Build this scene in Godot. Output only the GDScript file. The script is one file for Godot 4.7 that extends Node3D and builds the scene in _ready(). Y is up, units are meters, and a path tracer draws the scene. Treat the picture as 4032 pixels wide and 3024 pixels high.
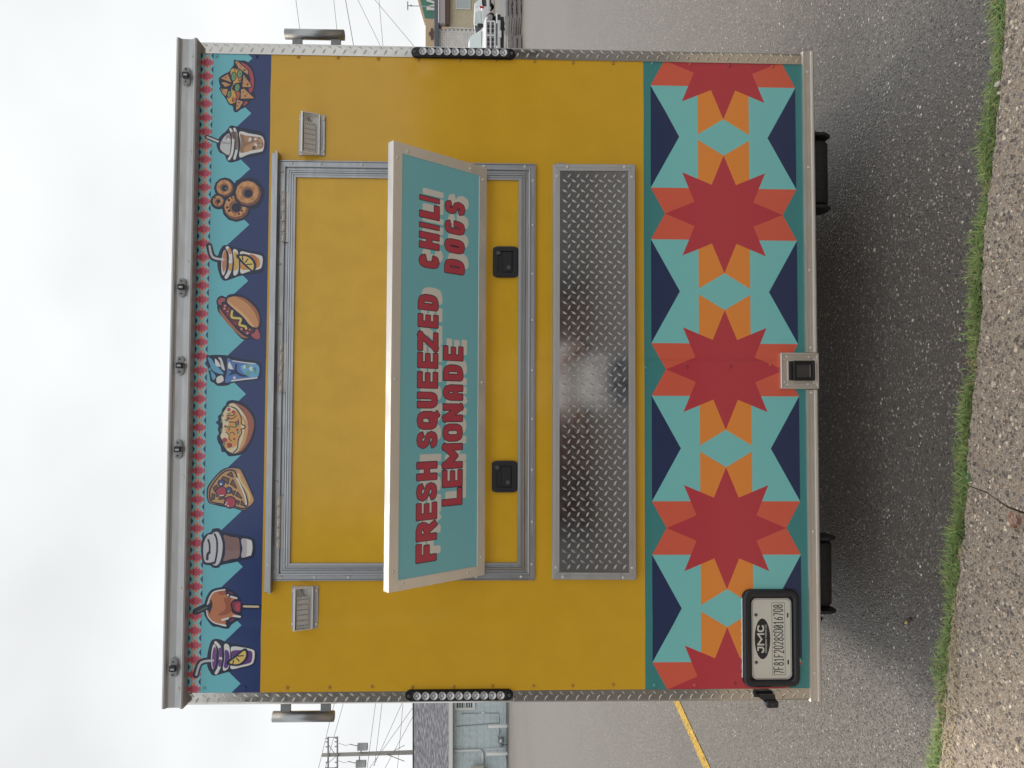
extends Node3D
# A concession trailer seen from behind on an asphalt lot. The photograph was taken with the camera turned on its side,
# so the camera here is rolled by 90 degrees too: the world itself is upright (y up, metres).

const GROUND_FIT := 0.004
var M := {}
var names_used := {}
var rng := RandomNumberGenerator.new()
var trailer: Node3D


# ---------------------------------------------------------------- mesh building
class Shape:
	var st := SurfaceTool.new()

	func _init(smooth := false) -> void:
		st.begin(Mesh.PRIMITIVE_TRIANGLES)
		st.set_smooth_group(0 if smooth else -1)

	func smooth(on: bool) -> Shape:
		st.set_smooth_group(0 if on else -1)
		return self

	func tri(a: Vector3, b: Vector3, c: Vector3) -> void:  # counter-clockwise seen from outside
		st.add_vertex(a)
		st.add_vertex(c)
		st.add_vertex(b)

	func quad(a: Vector3, b: Vector3, c: Vector3, d: Vector3) -> void:
		tri(a, b, c)
		tri(a, c, d)

	func face(pts: Array, inside: Vector3) -> void:  # a flat convex polygon turned away from a point inside
		var n: Vector3 = (pts[1] - pts[0]).cross(pts[2] - pts[0])
		var out: bool = n.dot(pts[0] - inside) > 0.0
		for i in range(1, pts.size() - 1):
			if out:
				tri(pts[0], pts[i], pts[i + 1])
			else:
				tri(pts[0], pts[i + 1], pts[i])

	func box(c: Vector3, s: Vector3, bevel := 0.0, b := Basis.IDENTITY) -> Shape:
		var h := s * 0.5
		bevel = minf(bevel, minf(h.x, minf(h.y, h.z)) * 0.9)
		if bevel <= 0.0:
			for ax in 3:
				for sg in [-1.0, 1.0]:
					var pts := []
					for k in [[-1.0, -1.0], [1.0, -1.0], [1.0, 1.0], [-1.0, 1.0]]:
						var p := Vector3.ZERO
						p[ax] = sg * h[ax]
						p[(ax + 1) % 3] = k[0] * h[(ax + 1) % 3]
						p[(ax + 2) % 3] = k[1] * h[(ax + 2) % 3]
						pts.append(c + b * p)
					face(pts, c)
			return self
		var q := h - Vector3.ONE * bevel
		for ax in 3:
			var u := (ax + 1) % 3
			var v := (ax + 2) % 3
			for sg in [-1.0, 1.0]:
				var pts := []
				for k in [[-1.0, -1.0], [1.0, -1.0], [1.0, 1.0], [-1.0, 1.0]]:
					var p := Vector3.ZERO
					p[ax] = sg * h[ax]
					p[u] = k[0] * q[u]
					p[v] = k[1] * q[v]
					pts.append(c + b * p)
				face(pts, c)
			for su in [-1.0, 1.0]:
				for sv in [-1.0, 1.0]:
					var pts := []
					for k in [[0, -1.0], [0, 1.0], [1, 1.0], [1, -1.0]]:
						var p := Vector3.ZERO
						p[ax] = k[1] * q[ax]
						p[u] = su * (h[u] if k[0] == 0 else q[u])
						p[v] = sv * (q[v] if k[0] == 0 else h[v])
						pts.append(c + b * p)
					face(pts, c)
		for sx in [-1.0, 1.0]:
			for sy in [-1.0, 1.0]:
				for sz in [-1.0, 1.0]:
					face([c + b * Vector3(sx * h.x, sy * q.y, sz * q.z), c + b * Vector3(sx * q.x, sy * h.y, sz * q.z), c + b * Vector3(sx * q.x, sy * q.y, sz * h.z)], c)
		return self

	func bar(a: Vector3, c: Vector3, w: float, t: float, up := Vector3.UP, bevel := 0.0) -> Shape:  # a straight bar from a to c
		var z := (c - a).normalized()
		if absf(z.dot(up)) > 0.99:
			up = Vector3.RIGHT
		var x := up.cross(z).normalized()
		return box((a + c) * 0.5, Vector3(w, t, a.distance_to(c)), bevel, Basis(x, z.cross(x), z))

	func prism(poly: PackedVector2Array, z0: float, z1: float, t := Transform3D.IDENTITY) -> Shape:
		var area := 0.0
		for i in poly.size():
			area += poly[i].cross(poly[(i + 1) % poly.size()])
		if area < 0.0:
			poly = poly.duplicate()
			poly.reverse()
		var idx := Geometry2D.triangulate_polygon(poly)
		for i in range(0, idx.size(), 3):
			var a := poly[idx[i]]
			var b := poly[idx[i + 1]]
			var c := poly[idx[i + 2]]
			if (b - a).cross(c - a) < 0.0:
				var s := b
				b = c
				c = s
			tri(t * Vector3(a.x, a.y, z1), t * Vector3(b.x, b.y, z1), t * Vector3(c.x, c.y, z1))
			tri(t * Vector3(a.x, a.y, z0), t * Vector3(c.x, c.y, z0), t * Vector3(b.x, b.y, z0))
		for i in poly.size():
			var a := poly[i]
			var b := poly[(i + 1) % poly.size()]
			quad(t * Vector3(a.x, a.y, z0), t * Vector3(b.x, b.y, z0), t * Vector3(b.x, b.y, z1), t * Vector3(a.x, a.y, z1))
		return self

	func prism_x(poly: PackedVector2Array, x0: float, x1: float) -> Shape:  # a section of (z, y) points carried along x
		return prism(poly, -x1, -x0, Transform3D(Basis(Vector3(0, 0, 1), Vector3(0, 1, 0), Vector3(-1, 0, 0)), Vector3.ZERO))

	func loft(rows: Array) -> Shape:  # rows of points, each row open, skinned one to the next
		for i in rows.size() - 1:
			for k in rows[i].size() - 1:
				quad(rows[i][k], rows[i][k + 1], rows[i + 1][k + 1], rows[i + 1][k])
		return self

	func tube(pts: Array, r: float, n := 8, r2 := -1.0) -> Shape:
		var rings := []
		var side := Vector3.ZERO
		for i in pts.size():
			var d: Vector3 = (pts[mini(i + 1, pts.size() - 1)] - pts[maxi(i - 1, 0)]).normalized()
			if side == Vector3.ZERO:
				side = d.cross(Vector3.UP if absf(d.y) < 0.9 else Vector3.RIGHT)
			side = (side - d * side.dot(d)).normalized()
			var other := d.cross(side)
			var rr := r if r2 < 0.0 else lerpf(r, r2, float(i) / (pts.size() - 1))
			var ring := []
			for k in n:
				ring.append(pts[i] + (side * cos(TAU * k / n) + other * sin(TAU * k / n)) * rr)
			rings.append(ring)
		for i in range(rings.size() - 1):
			for k in n:
				quad(rings[i][k], rings[i][(k + 1) % n], rings[i + 1][(k + 1) % n], rings[i + 1][k])
		for i in range(1, n - 1):
			tri(rings[0][0], rings[0][i + 1], rings[0][i])
			tri(rings[-1][0], rings[-1][i], rings[-1][i + 1])
		return self

	func lathe(prof: Array, t: Transform3D, n := 16) -> Shape:  # prof: Vector2(radius, height along t's z)
		for i in range(prof.size() - 1):
			var p: Vector2 = prof[i]
			var q: Vector2 = prof[i + 1]
			for k in n:
				var a := TAU * k / n
				var b := TAU * (k + 1) / n
				var p0 := t * Vector3(p.x * cos(a), p.x * sin(a), p.y)
				var p1 := t * Vector3(p.x * cos(b), p.x * sin(b), p.y)
				var q0 := t * Vector3(q.x * cos(a), q.x * sin(a), q.y)
				var q1 := t * Vector3(q.x * cos(b), q.x * sin(b), q.y)
				if p.x > 0.00001:
					tri(p0, p1, q1)
				if q.x > 0.00001:
					tri(p0, q1, q0)
		return self

	func mesh() -> ArrayMesh:
		st.generate_normals()
		return st.commit()


func flat(a: Array) -> PackedVector2Array:
	var p := PackedVector2Array()
	for i in range(0, a.size(), 2):
		p.append(Vector2(a[i], a[i + 1]))
	return p


func rounded(x0: float, y0: float, x1: float, y1: float, r: float, n := 5) -> PackedVector2Array:
	var p := PackedVector2Array()
	var c := [Vector2(x1 - r, y1 - r), Vector2(x0 + r, y1 - r), Vector2(x0 + r, y0 + r), Vector2(x1 - r, y0 + r)]
	for k in 4:
		for i in n + 1:
			p.append(c[k] + Vector2.from_angle(PI / 2 * (k + float(i) / n)) * r)
	return p


# ---------------------------------------------------------------- naming and tagging
func numbered(called: String) -> String:
	var n: int = names_used.get(called, 0)
	names_used[called] = n + 1
	return called if n == 0 else "%s_%03d" % [called, n]


func thing(called: String, label: String, category: String, at := Vector3.ZERO, turn := 0.0, group := "") -> Node3D:
	var o := Node3D.new()
	o.name = numbered(called)
	add_child(o, true)
	o.position = at
	o.rotation.y = turn
	return tag(o, label, category, group)


func tag(o: Node3D, label: String, category: String, group := "") -> Node3D:
	o.set_meta("label", label)
	o.set_meta("category", category)
	if group:
		o.set_meta("group", group)
	return o


func part(called: String, shape: Variant, m: Material, parent: Node3D, label := "") -> MeshInstance3D:
	var o := MeshInstance3D.new()
	o.name = called
	o.mesh = shape if shape is Mesh else shape.mesh()
	o.material_override = m
	parent.add_child(o, true)
	if label:
		o.set_meta("label", label)
	return o


func lone(called: String, shape: Variant, m: Material, label: String, category: String, group := "") -> MeshInstance3D:
	var o := part(numbered(called), shape, m, self)
	tag(o, label, category, group)
	return o


func setting(called: String, shape: Variant, m: Material) -> MeshInstance3D:
	var o := part(numbered(called), shape, m, self)
	o.set_meta("kind", "structure")
	return o


func stuff(o: Node) -> void:
	o.set_meta("kind", "stuff")


# ---------------------------------------------------------------- flat print
class Canvas:
	var im: Image
	var k: float
	var o: Vector2
	var t := Transform2D.IDENTITY

	func _init(x0: float, y1: float, w: float, h: float, px: int, c: Color) -> void:
		k = px / w
		o = Vector2(x0, y1)
		im = Image.create(px, int(round(h * k)), true, Image.FORMAT_RGB8)
		im.fill(c)

	func pts(a: Array) -> PackedVector2Array:
		var p := PackedVector2Array()
		for i in range(0, a.size(), 2):
			p.append(t * Vector2(a[i], a[i + 1]))
		return p

	func fill(p: PackedVector2Array, c: Color) -> void:  # p in metres
		var n := p.size()
		var lo := INF
		var hi := -INF
		var q := PackedVector2Array()
		for v in p:
			var w := Vector2(v.x - o.x, o.y - v.y) * k
			q.append(w)
			lo = minf(lo, w.y)
			hi = maxf(hi, w.y)
		var wide := im.get_width()
		for y in range(maxi(0, int(lo)), mini(im.get_height(), int(hi) + 1)):
			var yy := y + 0.5
			var xs := PackedFloat32Array()
			var a := q[n - 1]
			for b in q:
				if (a.y <= yy) != (b.y <= yy):
					xs.append(a.x + (yy - a.y) / (b.y - a.y) * (b.x - a.x))
				a = b
			xs.sort()
			for i in range(0, xs.size() - 1, 2):
				var x0 := maxi(0, int(round(xs[i])))
				var x1 := mini(wide, int(round(xs[i + 1])))
				if x1 > x0:
					im.fill_rect(Rect2i(x0, y, x1 - x0, 1), c)

	static func curve(p: PackedVector2Array, closed := true, n := 4) -> PackedVector2Array:
		var r := PackedVector2Array()
		var m := p.size()
		for i in (m if closed else m - 1):
			var a := p[(i - 1 + m) % m] if closed else p[maxi(i - 1, 0)]
			var b := p[i]
			var c := p[(i + 1) % m]
			var d := p[(i + 2) % m] if closed else p[mini(i + 2, m - 1)]
			for j in n:
				r.append(b.cubic_interpolate(c, a, d, float(j) / n))
		if not closed:
			r.append(p[m - 1])
		return r

	func poly(a: Array, c: Color) -> void:
		fill(pts(a), c)

	func blob(a: Array, c: Color) -> void:
		fill(curve(pts(a)), c)

	func dot_m(v: Vector2, r: float, c: Color) -> void:
		var p := PackedVector2Array()
		for i in 12:
			p.append(v + Vector2.from_angle(TAU * i / 12.0) * r)
		fill(p, c)

	func scale_of() -> float:
		return t.x.length()

	func disc(x: float, y: float, r: float, c: Color) -> void:
		dot_m(t * Vector2(x, y), r * scale_of(), c)

	func oval(x: float, y: float, rx: float, ry: float, deg: float, c: Color) -> void:
		var p := PackedVector2Array()
		for i in 20:
			p.append(t * (Vector2(x, y) + Vector2(rx * cos(TAU * i / 20.0), ry * sin(TAU * i / 20.0)).rotated(deg_to_rad(deg))))
		fill(p, c)

	func stroke(p: PackedVector2Array, w: float, c: Color) -> void:  # w in metres, round joints
		for i in p.size():
			dot_m(p[i], w / 2, c)
			if i:
				var d := (p[i] - p[i - 1]).orthogonal().normalized() * w / 2
				fill(PackedVector2Array([p[i - 1] + d, p[i] + d, p[i] - d, p[i - 1] - d]), c)

	func line(a: Array, w: float, c: Color) -> void:
		stroke(curve(pts(a), false), w * scale_of(), c)

	func edge(a: Array, w: float, c: Color, soft := true) -> void:  # a closed outline
		var p := curve(pts(a)) if soft else pts(a)
		p.append(p[0])
		stroke(p, w * scale_of(), c)

	# a letter from its strokes: square ends, sharp turns kept square, gentle turns round
	func glyph(strokes: Array, x0: float, y0: float, x1: float, y1: float, w: float, grow: float, c: Color, stub := 1.0) -> void:
		for s: Array in strokes:
			var p := PackedVector2Array()
			for i in range(0, s.size(), 2):
				p.append(Vector2(lerpf(x0 + w / 2, x1 - w / 2, s[i]), lerpf(y0 + w / 2, y1 - w / 2, s[i + 1])))
			var n := p.size()
			for i in n - 1:
				var d := (p[i + 1] - p[i]).normalized()
				var e0 := w / 2 * (stub if i == 0 else 1.0)
				var e1 := w / 2 * (stub if i == n - 2 else 1.0)
				if i > 0 and d.dot((p[i] - p[i - 1]).normalized()) > 0.45:
					e0 = 0.0
				if i < n - 2 and d.dot((p[i + 2] - p[i + 1]).normalized()) > 0.45:
					e1 = 0.0
				var closed := p[0].distance_to(p[n - 1]) < w * 0.1
				if closed and (i == 0 or i == n - 2) and n > 6:
					if i == 0:
						e0 = 0.0
					else:
						e1 = 0.0
				block(p[i] - d * e0, p[i + 1] + d * e1, w, grow, e0 > 0.0, e1 > 0.0, c)
				if e1 == 0.0:
					dot_m(p[i + 1], w / 2 + grow, c)

	func block(a: Vector2, b: Vector2, w: float, grow: float, r0: bool, r1: bool, c: Color) -> void:
		var d := (b - a).normalized()
		var s := d.orthogonal()
		var r := w * 0.16
		if r0:
			a -= d * grow
		if r1:
			b += d * grow
		var h := w / 2 + grow
		var p := PackedVector2Array()
		p.append_array([a + s * (h - r), a + d * r + s * h] if r0 else [a + s * h])
		p.append_array([b - d * r + s * h, b + s * (h - r), b - s * (h - r), b - d * r - s * h] if r1 else [b + s * h, b - s * h])
		p.append_array([a + d * r - s * h, a - s * (h - r)] if r0 else [a - s * h])
		fill(p, c)

	func texture() -> ImageTexture:
		im.generate_mipmaps()
		return ImageTexture.create_from_image(im)


var GLYPH := {
	"F": [[0, 0, 0, 1, 1, 1], [0, 0.48, 0.85, 0.48]], "E": [[1, 1, 0, 1, 0, 0, 1, 0], [0, 0.5, 0.92, 0.5]],
	"R": [[0, 0, 0, 1, 0.6, 1, 0.9, 0.93, 1, 0.76, 0.9, 0.55, 0.6, 0.47, 0, 0.47], [0.55, 0.47, 1, 0]],
	"S": [[1, 0.76, 0.84, 0.96, 0.5, 1, 0.16, 0.96, 0, 0.76, 0.16, 0.57, 0.5, 0.5, 0.84, 0.43, 1, 0.24, 0.84, 0.04, 0.5, 0, 0.16, 0.04, 0, 0.24]],
	"H": [[0, 0, 0, 1], [1, 0, 1, 1], [0, 0.5, 1, 0.5]], "I": [[0.5, 0, 0.5, 1]], "L": [[0, 1, 0, 0, 1, 0]],
	"U": [[0, 1, 0, 0.25, 0.14, 0.05, 0.5, 0, 0.86, 0.05, 1, 0.25, 1, 1]], "Z": [[0, 1, 1, 1, 0, 0, 1, 0]],
	"O": [[0.5, 0, 0.14, 0.05, 0, 0.25, 0, 0.75, 0.14, 0.95, 0.5, 1, 0.86, 0.95, 1, 0.75, 1, 0.25, 0.86, 0.05, 0.5, 0]],
	"Q": [[0.5, 0, 0.14, 0.05, 0, 0.25, 0, 0.75, 0.14, 0.95, 0.5, 1, 0.86, 0.95, 1, 0.75, 1, 0.25, 0.86, 0.05, 0.5, 0], [0.62, 0.22, 1, -0.12]],
	"D": [[0, 0, 0, 1, 0.5, 1, 0.86, 0.93, 1, 0.72, 1, 0.28, 0.86, 0.07, 0.5, 0, 0, 0]],
	"C": [[1, 0.74, 0.86, 0.95, 0.5, 1, 0.14, 0.95, 0, 0.75, 0, 0.25, 0.14, 0.05, 0.5, 0, 0.86, 0.05, 1, 0.26]],
	"G": [[1, 0.8, 0.86, 0.95, 0.5, 1, 0.14, 0.95, 0, 0.75, 0, 0.25, 0.14, 0.05, 0.5, 0, 0.86, 0.05, 1, 0.25, 1, 0.42, 0.62, 0.42]],
	"M": [[0, 0, 0, 1, 0.5, 0.35, 1, 1, 1, 0]], "N": [[0, 0, 0, 1, 1, 0, 1, 1]],
	"A": [[0, 0, 0, 0.66, 0.14, 0.92, 0.4, 1, 0.6, 1, 0.86, 0.92, 1, 0.66, 1, 0], [0, 0.34, 1, 0.34]],
	"J": [[0.45, 1, 1, 1, 1, 0.25, 0.86, 0.05, 0.5, 0, 0.14, 0.05, 0, 0.25]], "T": [[0, 1, 1, 1], [0.5, 1, 0.5, 0]],
	"7": [[0, 1, 1, 1, 0.35, 0]], "1": [[0.15, 0.8, 0.5, 1, 0.5, 0], [0.1, 0, 0.9, 0]],
	"8": [[0.5, 0.52, 0.12, 0.6, 0.08, 0.86, 0.5, 1, 0.92, 0.86, 0.88, 0.6, 0.5, 0.52, 0.05, 0.4, 0, 0.12, 0.5, 0, 1, 0.12, 0.95, 0.4, 0.5, 0.52]],
	"2": [[0, 0.75, 0.18, 0.96, 0.5, 1, 0.86, 0.95, 1, 0.74, 0.86, 0.5, 0, 0, 1, 0]],
	"0": [[0.5, 0, 0.14, 0.08, 0, 0.3, 0, 0.7, 0.14, 0.92, 0.5, 1, 0.86, 0.92, 1, 0.7, 1, 0.3, 0.86, 0.08, 0.5, 0]],
	"/": [[0.5, 0, 0.14, 0.08, 0, 0.3, 0, 0.7, 0.14, 0.92, 0.5, 1, 0.86, 0.92, 1, 0.7, 1, 0.3, 0.86, 0.08, 0.5, 0], [0.1, 0.2, 0.9, 0.8]],
	"6": [[0.9, 1, 0.3, 0.75, 0, 0.3, 0.14, 0.06, 0.5, 0, 0.86, 0.06, 1, 0.28, 0.86, 0.5, 0.5, 0.55, 0.1, 0.42]],
}


# ---------------------------------------------------------------- materials
func mat(key: String, c: Color, rough := 0.6, metal := 0.0, spec := 0.5) -> StandardMaterial3D:  # c: linear base colour
	var m := StandardMaterial3D.new()
	m.resource_name = key
	m.albedo_color = c.linear_to_srgb()
	m.roughness = rough
	m.metallic = metal
	m.metallic_specular = spec
	M[key] = m
	return m


func grain(m: StandardMaterial3D, freq: float, lo: float, hi: float, tile: float, sd: int, bump := 0.0) -> void:  # uneven tone, laid in the object's own axes
	var n := FastNoiseLite.new()
	n.seed = sd
	n.frequency = freq
	n.fractal_octaves = 5
	var im := n.get_seamless_image(256, 256)
	var tex := Image.create(256, 256, false, Image.FORMAT_RGB8)
	for y in 256:
		for x in 256:
			var v := lerpf(lo, hi, im.get_pixel(x, y).r)
			tex.set_pixel(x, y, Color(v, v, v))
	m.albedo_texture = ImageTexture.create_from_image(tex)
	m.uv1_triplanar = true
	m.uv1_scale = Vector3.ONE / tile
	if bump > 0.0:
		im.bump_map_to_normal_map(bump)
		m.normal_enabled = true
		m.normal_texture = ImageTexture.create_from_image(im)


func metal_grain(m: StandardMaterial3D, sd: int, lo: float, hi: float, stretch: Vector3) -> void:  # smudges and drawing lines: roughness that varies
	var n := FastNoiseLite.new()
	n.seed = sd
	n.frequency = 0.02
	n.fractal_octaves = 4
	var im := n.get_seamless_image(256, 256)
	var tex := Image.create(256, 256, false, Image.FORMAT_RGB8)
	for y in 256:
		for x in 256:
			var v := lerpf(lo, hi, im.get_pixel(x, y).r)
			tex.set_pixel(x, y, Color(v, v, v))
	m.roughness = 1.0
	m.roughness_texture = ImageTexture.create_from_image(tex)
	m.uv1_triplanar = true
	m.uv1_scale = stretch


func stones(px: int, count: int, base: Color, tones: Array, rmin: float, rmax: float, sd: int, bump: float) -> Array:  # a seamless sheet of aggregate: [colour, normal map]
	var r := RandomNumberGenerator.new()
	r.seed = sd
	var im := Image.create(px, px, true, Image.FORMAT_RGB8)
	var hm := Image.create(px, px, false, Image.FORMAT_RGB8)
	var n := FastNoiseLite.new()
	n.seed = sd
	n.frequency = 0.25
	n.fractal_octaves = 3
	var nm := n.get_seamless_image(px, px)
	for y in px:
		for x in px:
			var v := nm.get_pixel(x, y).r
			im.set_pixel(x, y, base * lerpf(0.55, 1.45, v))
			hm.set_pixel(x, y, Color.WHITE * (0.15 + 0.25 * v))
	for i in count:
		var rad := rmin + (rmax - rmin) * pow(r.randf(), 3.0)
		var flatten := r.randf_range(0.55, 1.0)
		var ang := r.randf() * TAU
		var cx := r.randi() % px
		var cy := r.randi() % px
		var c: Color = tones[r.randi() % tones.size()] * r.randf_range(0.75, 1.2)
		var ca := cos(ang)
		var sa := sin(ang)
		var jag := r.randf_range(0.0, 0.35)
		var ph := r.randf() * TAU
		var e := int(ceil(rad))
		for dy in range(-e, e + 1):
			for dx in range(-e, e + 1):
				var u := (dx * ca + dy * sa) / rad
				var v := (-dx * sa + dy * ca) / (rad * flatten)
				var d := u * u + v * v
				if d < 1.0 - jag * (0.5 + 0.5 * sin(3.0 * atan2(v, u) + ph)):
					var x := posmod(cx + dx, px)
					var y := posmod(cy + dy, px)
					im.set_pixel(x, y, c)
					hm.set_pixel(x, y, Color.WHITE * (0.95 - 0.35 * d))
	im.generate_mipmaps()
	hm.bump_map_to_normal_map(bump)
	return [ImageTexture.create_from_image(im), ImageTexture.create_from_image(hm)]


func ground_mat(key: String, maps: Array, tile: float, rough: float, tint := Color.WHITE) -> StandardMaterial3D:
	var m := StandardMaterial3D.new()
	m.resource_name = key
	m.albedo_color = tint
	m.albedo_texture = maps[0]
	m.normal_enabled = true
	m.normal_texture = maps[1]
	m.roughness = rough
	m.uv1_triplanar = true
	m.uv1_world_triplanar = true
	m.uv1_scale = Vector3.ONE / tile
	M[key] = m
	return m


# ---------------------------------------------------------------- the printed artwork (flat vinyl print)
func hexc(s: String) -> Color:
	return Color.html(s)


func star_motif(c: Canvas, cx: float, cy: float, s: float, notch: Color, ink := {}) -> void:  # one eight-pointed star of the quilt band, s = size of the large one
	var old := c.t
	c.t = Transform2D(Vector2(s, 0), Vector2(0, s), Vector2(cx, cy))
	if ink.is_empty():
		ink = PRINT
	var tan_: Color = ink.light
	c.poly([-0.3049, -0.288, 0.3049, -0.288, 0.3049, 0.288, -0.3049, 0.288], tan_)
	for sy in [-1.0, 1.0]:
		for sx in [-1.0, 1.0]:
			c.poly([sx * 0.102, sy * 0.288, sx * 0.306, sy * 0.288, sx * 0.306, sy * 0.1745], ink.navy)
		c.poly([-0.102, sy * 0.288, 0.102, sy * 0.288, 0, sy * 0.2325], notch)
		c.poly([-0.102, 0, -0.102, sy * 0.288, 0, sy * 0.2325, 0.102, sy * 0.288, 0.102, 0], ink.orange)
	for sx in [-1.0, 1.0]:
		c.poly([0, -0.1013, sx * 0.2932, -0.1013, sx * 0.2325, 0, sx * 0.2932, 0.1013, 0, 0.1013], ink.amber)
	# the red-orange arms lie over the amber ones near the middle
	var st := []
	for i in 16:
		var v := Vector2.from_angle(TAU * i / 16.0) * (0.2325 if i % 2 == 0 else 0.1255)
		st.append_array([v.x, v.y])
	c.poly(st, ink.red)
	c.t = old


var PRINT := {
	"light": Color.html("80cdcb"), "navy": Color.html("27365d"), "orange": Color.html("e0644d"), "amber": Color.html("f0923f"), "red": Color.html("c23e49"), "deep": Color.html("438b8b"),
	"sky": Color.html("74c8d6"), "blue": Color.html("2f4276"), "ink": Color.html("22304a"), "white": Color.html("e4e4e2"),
}


var PRINT_SMALL := {"light": Color.html("8fdbe6"), "navy": Color.html("2f4276"), "orange": Color.html("e2727c"), "amber": Color.html("f5a88c"), "red": Color.html("cf5272")}


func zone(ax: float, ay: float, bx: float, by: float, ox: float, oy: float) -> Transform2D:
	return Transform2D(Vector2(ax, ay) * 1e-6, Vector2(bx, by) * 1e-6, Vector2(ox, oy))


func lemon_slice(c: Canvas, rim: Array, pulp: Array, pips: Array) -> void:
	c.edge(rim, 22, PRINT.ink)
	c.blob(rim, PRINT.ink)
	c.blob(pulp, hexc("e8cc74"))
	for p: Array in pips:
		c.line(p, 15, PRINT.ink)


func food_prints(c: Canvas, right: bool) -> void:
	var k: Color = PRINT.ink
	var w: Color = PRINT.white
	var tn := hexc("d09a6a")
	if right:
		c.t = zone(5.77, -292.83, -299.19, -6.23, 1.2358, 2.7329)
		# a bowl of nachos
		c.blob([505, 155, 560, 165, 640, 165, 700, 200, 750, 270, 780, 380, 785, 480, 770, 580, 800, 670, 740, 690, 700, 740, 650, 780, 590, 810, 540, 845, 500, 830, 490, 770, 440, 745, 410, 690, 370, 630, 330, 570, 315, 530, 330, 510, 315, 470, 310, 395, 380, 340, 440, 310, 470, 260, 500, 220], k)
		c.blob([600, 190, 680, 230, 740, 310, 765, 420, 760, 520, 735, 590, 700, 560, 720, 400, 640, 260], hexc("b8505f"))
		c.poly([640, 765, 690, 720, 660, 700, 625, 745], hexc("b8505f"))
		c.blob([460, 300, 500, 265, 545, 285, 600, 300, 560, 400, 600, 450, 520, 470, 490, 560, 570, 590, 560, 680, 480, 735, 440, 715, 420, 650, 470, 620, 470, 540, 500, 460, 470, 400], hexc("e0ad57"))
		c.blob([520, 540, 580, 590, 570, 660, 500, 715, 480, 690, 530, 640], hexc("bd6a50"))
		c.blob([560, 250, 600, 290, 610, 380, 570, 440, 545, 380], hexc("cf8a58"))
		for ch in [[335, 400, 425, 340, 470, 455], [340, 460, 375, 448, 465, 485, 395, 515], [335, 540, 430, 545, 400, 640, 360, 600], [515, 175, 550, 175, 690, 300, 685, 350, 560, 260], [630, 350, 730, 490, 725, 520, 615, 515], [600, 550, 640, 540, 770, 665, 595, 670], [545, 680, 625, 710, 575, 790, 530, 820]]:
			c.edge(ch, 24, k, false)
			c.poly(ch, tn)
		for p in [[395, 388, 9], [422, 365, 6], [360, 555, 8], [545, 205, 6], [590, 240, 6], [640, 290, 12], [685, 482, 13], [650, 395, 7], [665, 420, 6], [632, 582, 8], [652, 635, 11], [678, 610, 6], [572, 722, 10], [548, 762, 8]]:
			c.disc(p[0], p[1], p[2], hexc("3a2c33"))
		for p in [[500, 375, 26, 55], [580, 340, 28, 50], [550, 525, 28, 50], [445, 610, 20, 40]]:
			c.oval(p[0], p[1], p[2] + 11, p[3] + 11, 8, k)
			c.oval(p[0], p[1], p[2], p[3], 8, hexc("7ea97a"))
			c.line([p[0], p[1] - p[3] * 0.5, p[0] + 6, p[1], p[0], p[1] + p[3] * 0.4], 7, hexc("3f5c48"))
		for p in [[500, 490, 480, 550], [520, 590, 550, 640], [560, 420, 590, 455], [495, 650, 485, 705], [505, 265, 520, 300]]:
			c.line(p, 10, k)
		# an iced frappe under a dome
		c.line([150, 1165, 310, 1230], 58, k)
		c.blob([440, 1035, 470, 1015, 560, 1035, 700, 1065, 860, 1100, 905, 1150, 930, 1250, 920, 1350, 880, 1395, 740, 1425, 600, 1455, 560, 1475, 460, 1500, 410, 1470, 380, 1400, 320, 1370, 285, 1310, 275, 1250, 300, 1190, 350, 1130, 400, 1090], k)
		c.line([155, 1167, 295, 1225], 25, w)
		c.blob([320, 1290, 350, 1200, 400, 1140, 445, 1125, 460, 1240, 440, 1395, 370, 1370, 330, 1330], hexc("d2d4d8"))
		c.blob([400, 1150, 445, 1130, 455, 1190, 400, 1200], hexc("a09a9c"))
		c.line([340, 1235, 440, 1250], 26, hexc("aeb0b6"))
		c.disc(425, 1195, 17, w)
		c.line([455, 1065, 490, 1150, 488, 1280, 470, 1390, 435, 1455], 32, w)
		c.line([480, 1110, 498, 1180], 30, hexc("7d655f"))
		c.line([508, 1060, 535, 1150, 538, 1320, 508, 1445], 34, w)
		c.line([522, 1110, 540, 1200, 535, 1320], 34, hexc("8a7064"))
		c.blob([572, 1098, 700, 1120, 850, 1150, 890, 1200, 895, 1260, 880, 1340, 850, 1360, 700, 1390, 572, 1430, 590, 1260], w)
		c.blob([582, 1130, 640, 1145, 800, 1165, 850, 1175, 882, 1230, 868, 1310, 720, 1345, 585, 1370, 596, 1250], hexc("9a7b63"))
		c.blob([640, 1150, 720, 1165, 700, 1240, 650, 1215], hexc("b98f6c"))
		c.blob([640, 1300, 760, 1240, 740, 1330, 640, 1365], hexc("c79a72"))
		for p in [[850, 1215, 30], [845, 1275, 24], [805, 1310, 24], [800, 1190, 22], [785, 1245, 24]]:
			c.disc(p[0], p[1], p[2], hexc("c39a78"))
		c.oval(710, 1200, 18, 28, 20, w)
		c.oval(785, 1268, 16, 26, -50, w)
		c.oval(780, 1195, 18, 18, 0, w)
		c.disc(760, 1310, 22, hexc("5e4a48"))
		c.t = zone(4.25, -291.01, -295.46, -6.15, 0.7788, 2.7234)
		# four doughnuts
		c.disc(385, 305, 142, k)
		c.disc(305, 480, 108, k)
		c.disc(535, 560, 192, k)
		c.blob([520, 230, 580, 185, 700, 165, 800, 190, 890, 300, 905, 380, 870, 480, 820, 560, 720, 580, 600, 560, 500, 400], k)
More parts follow.
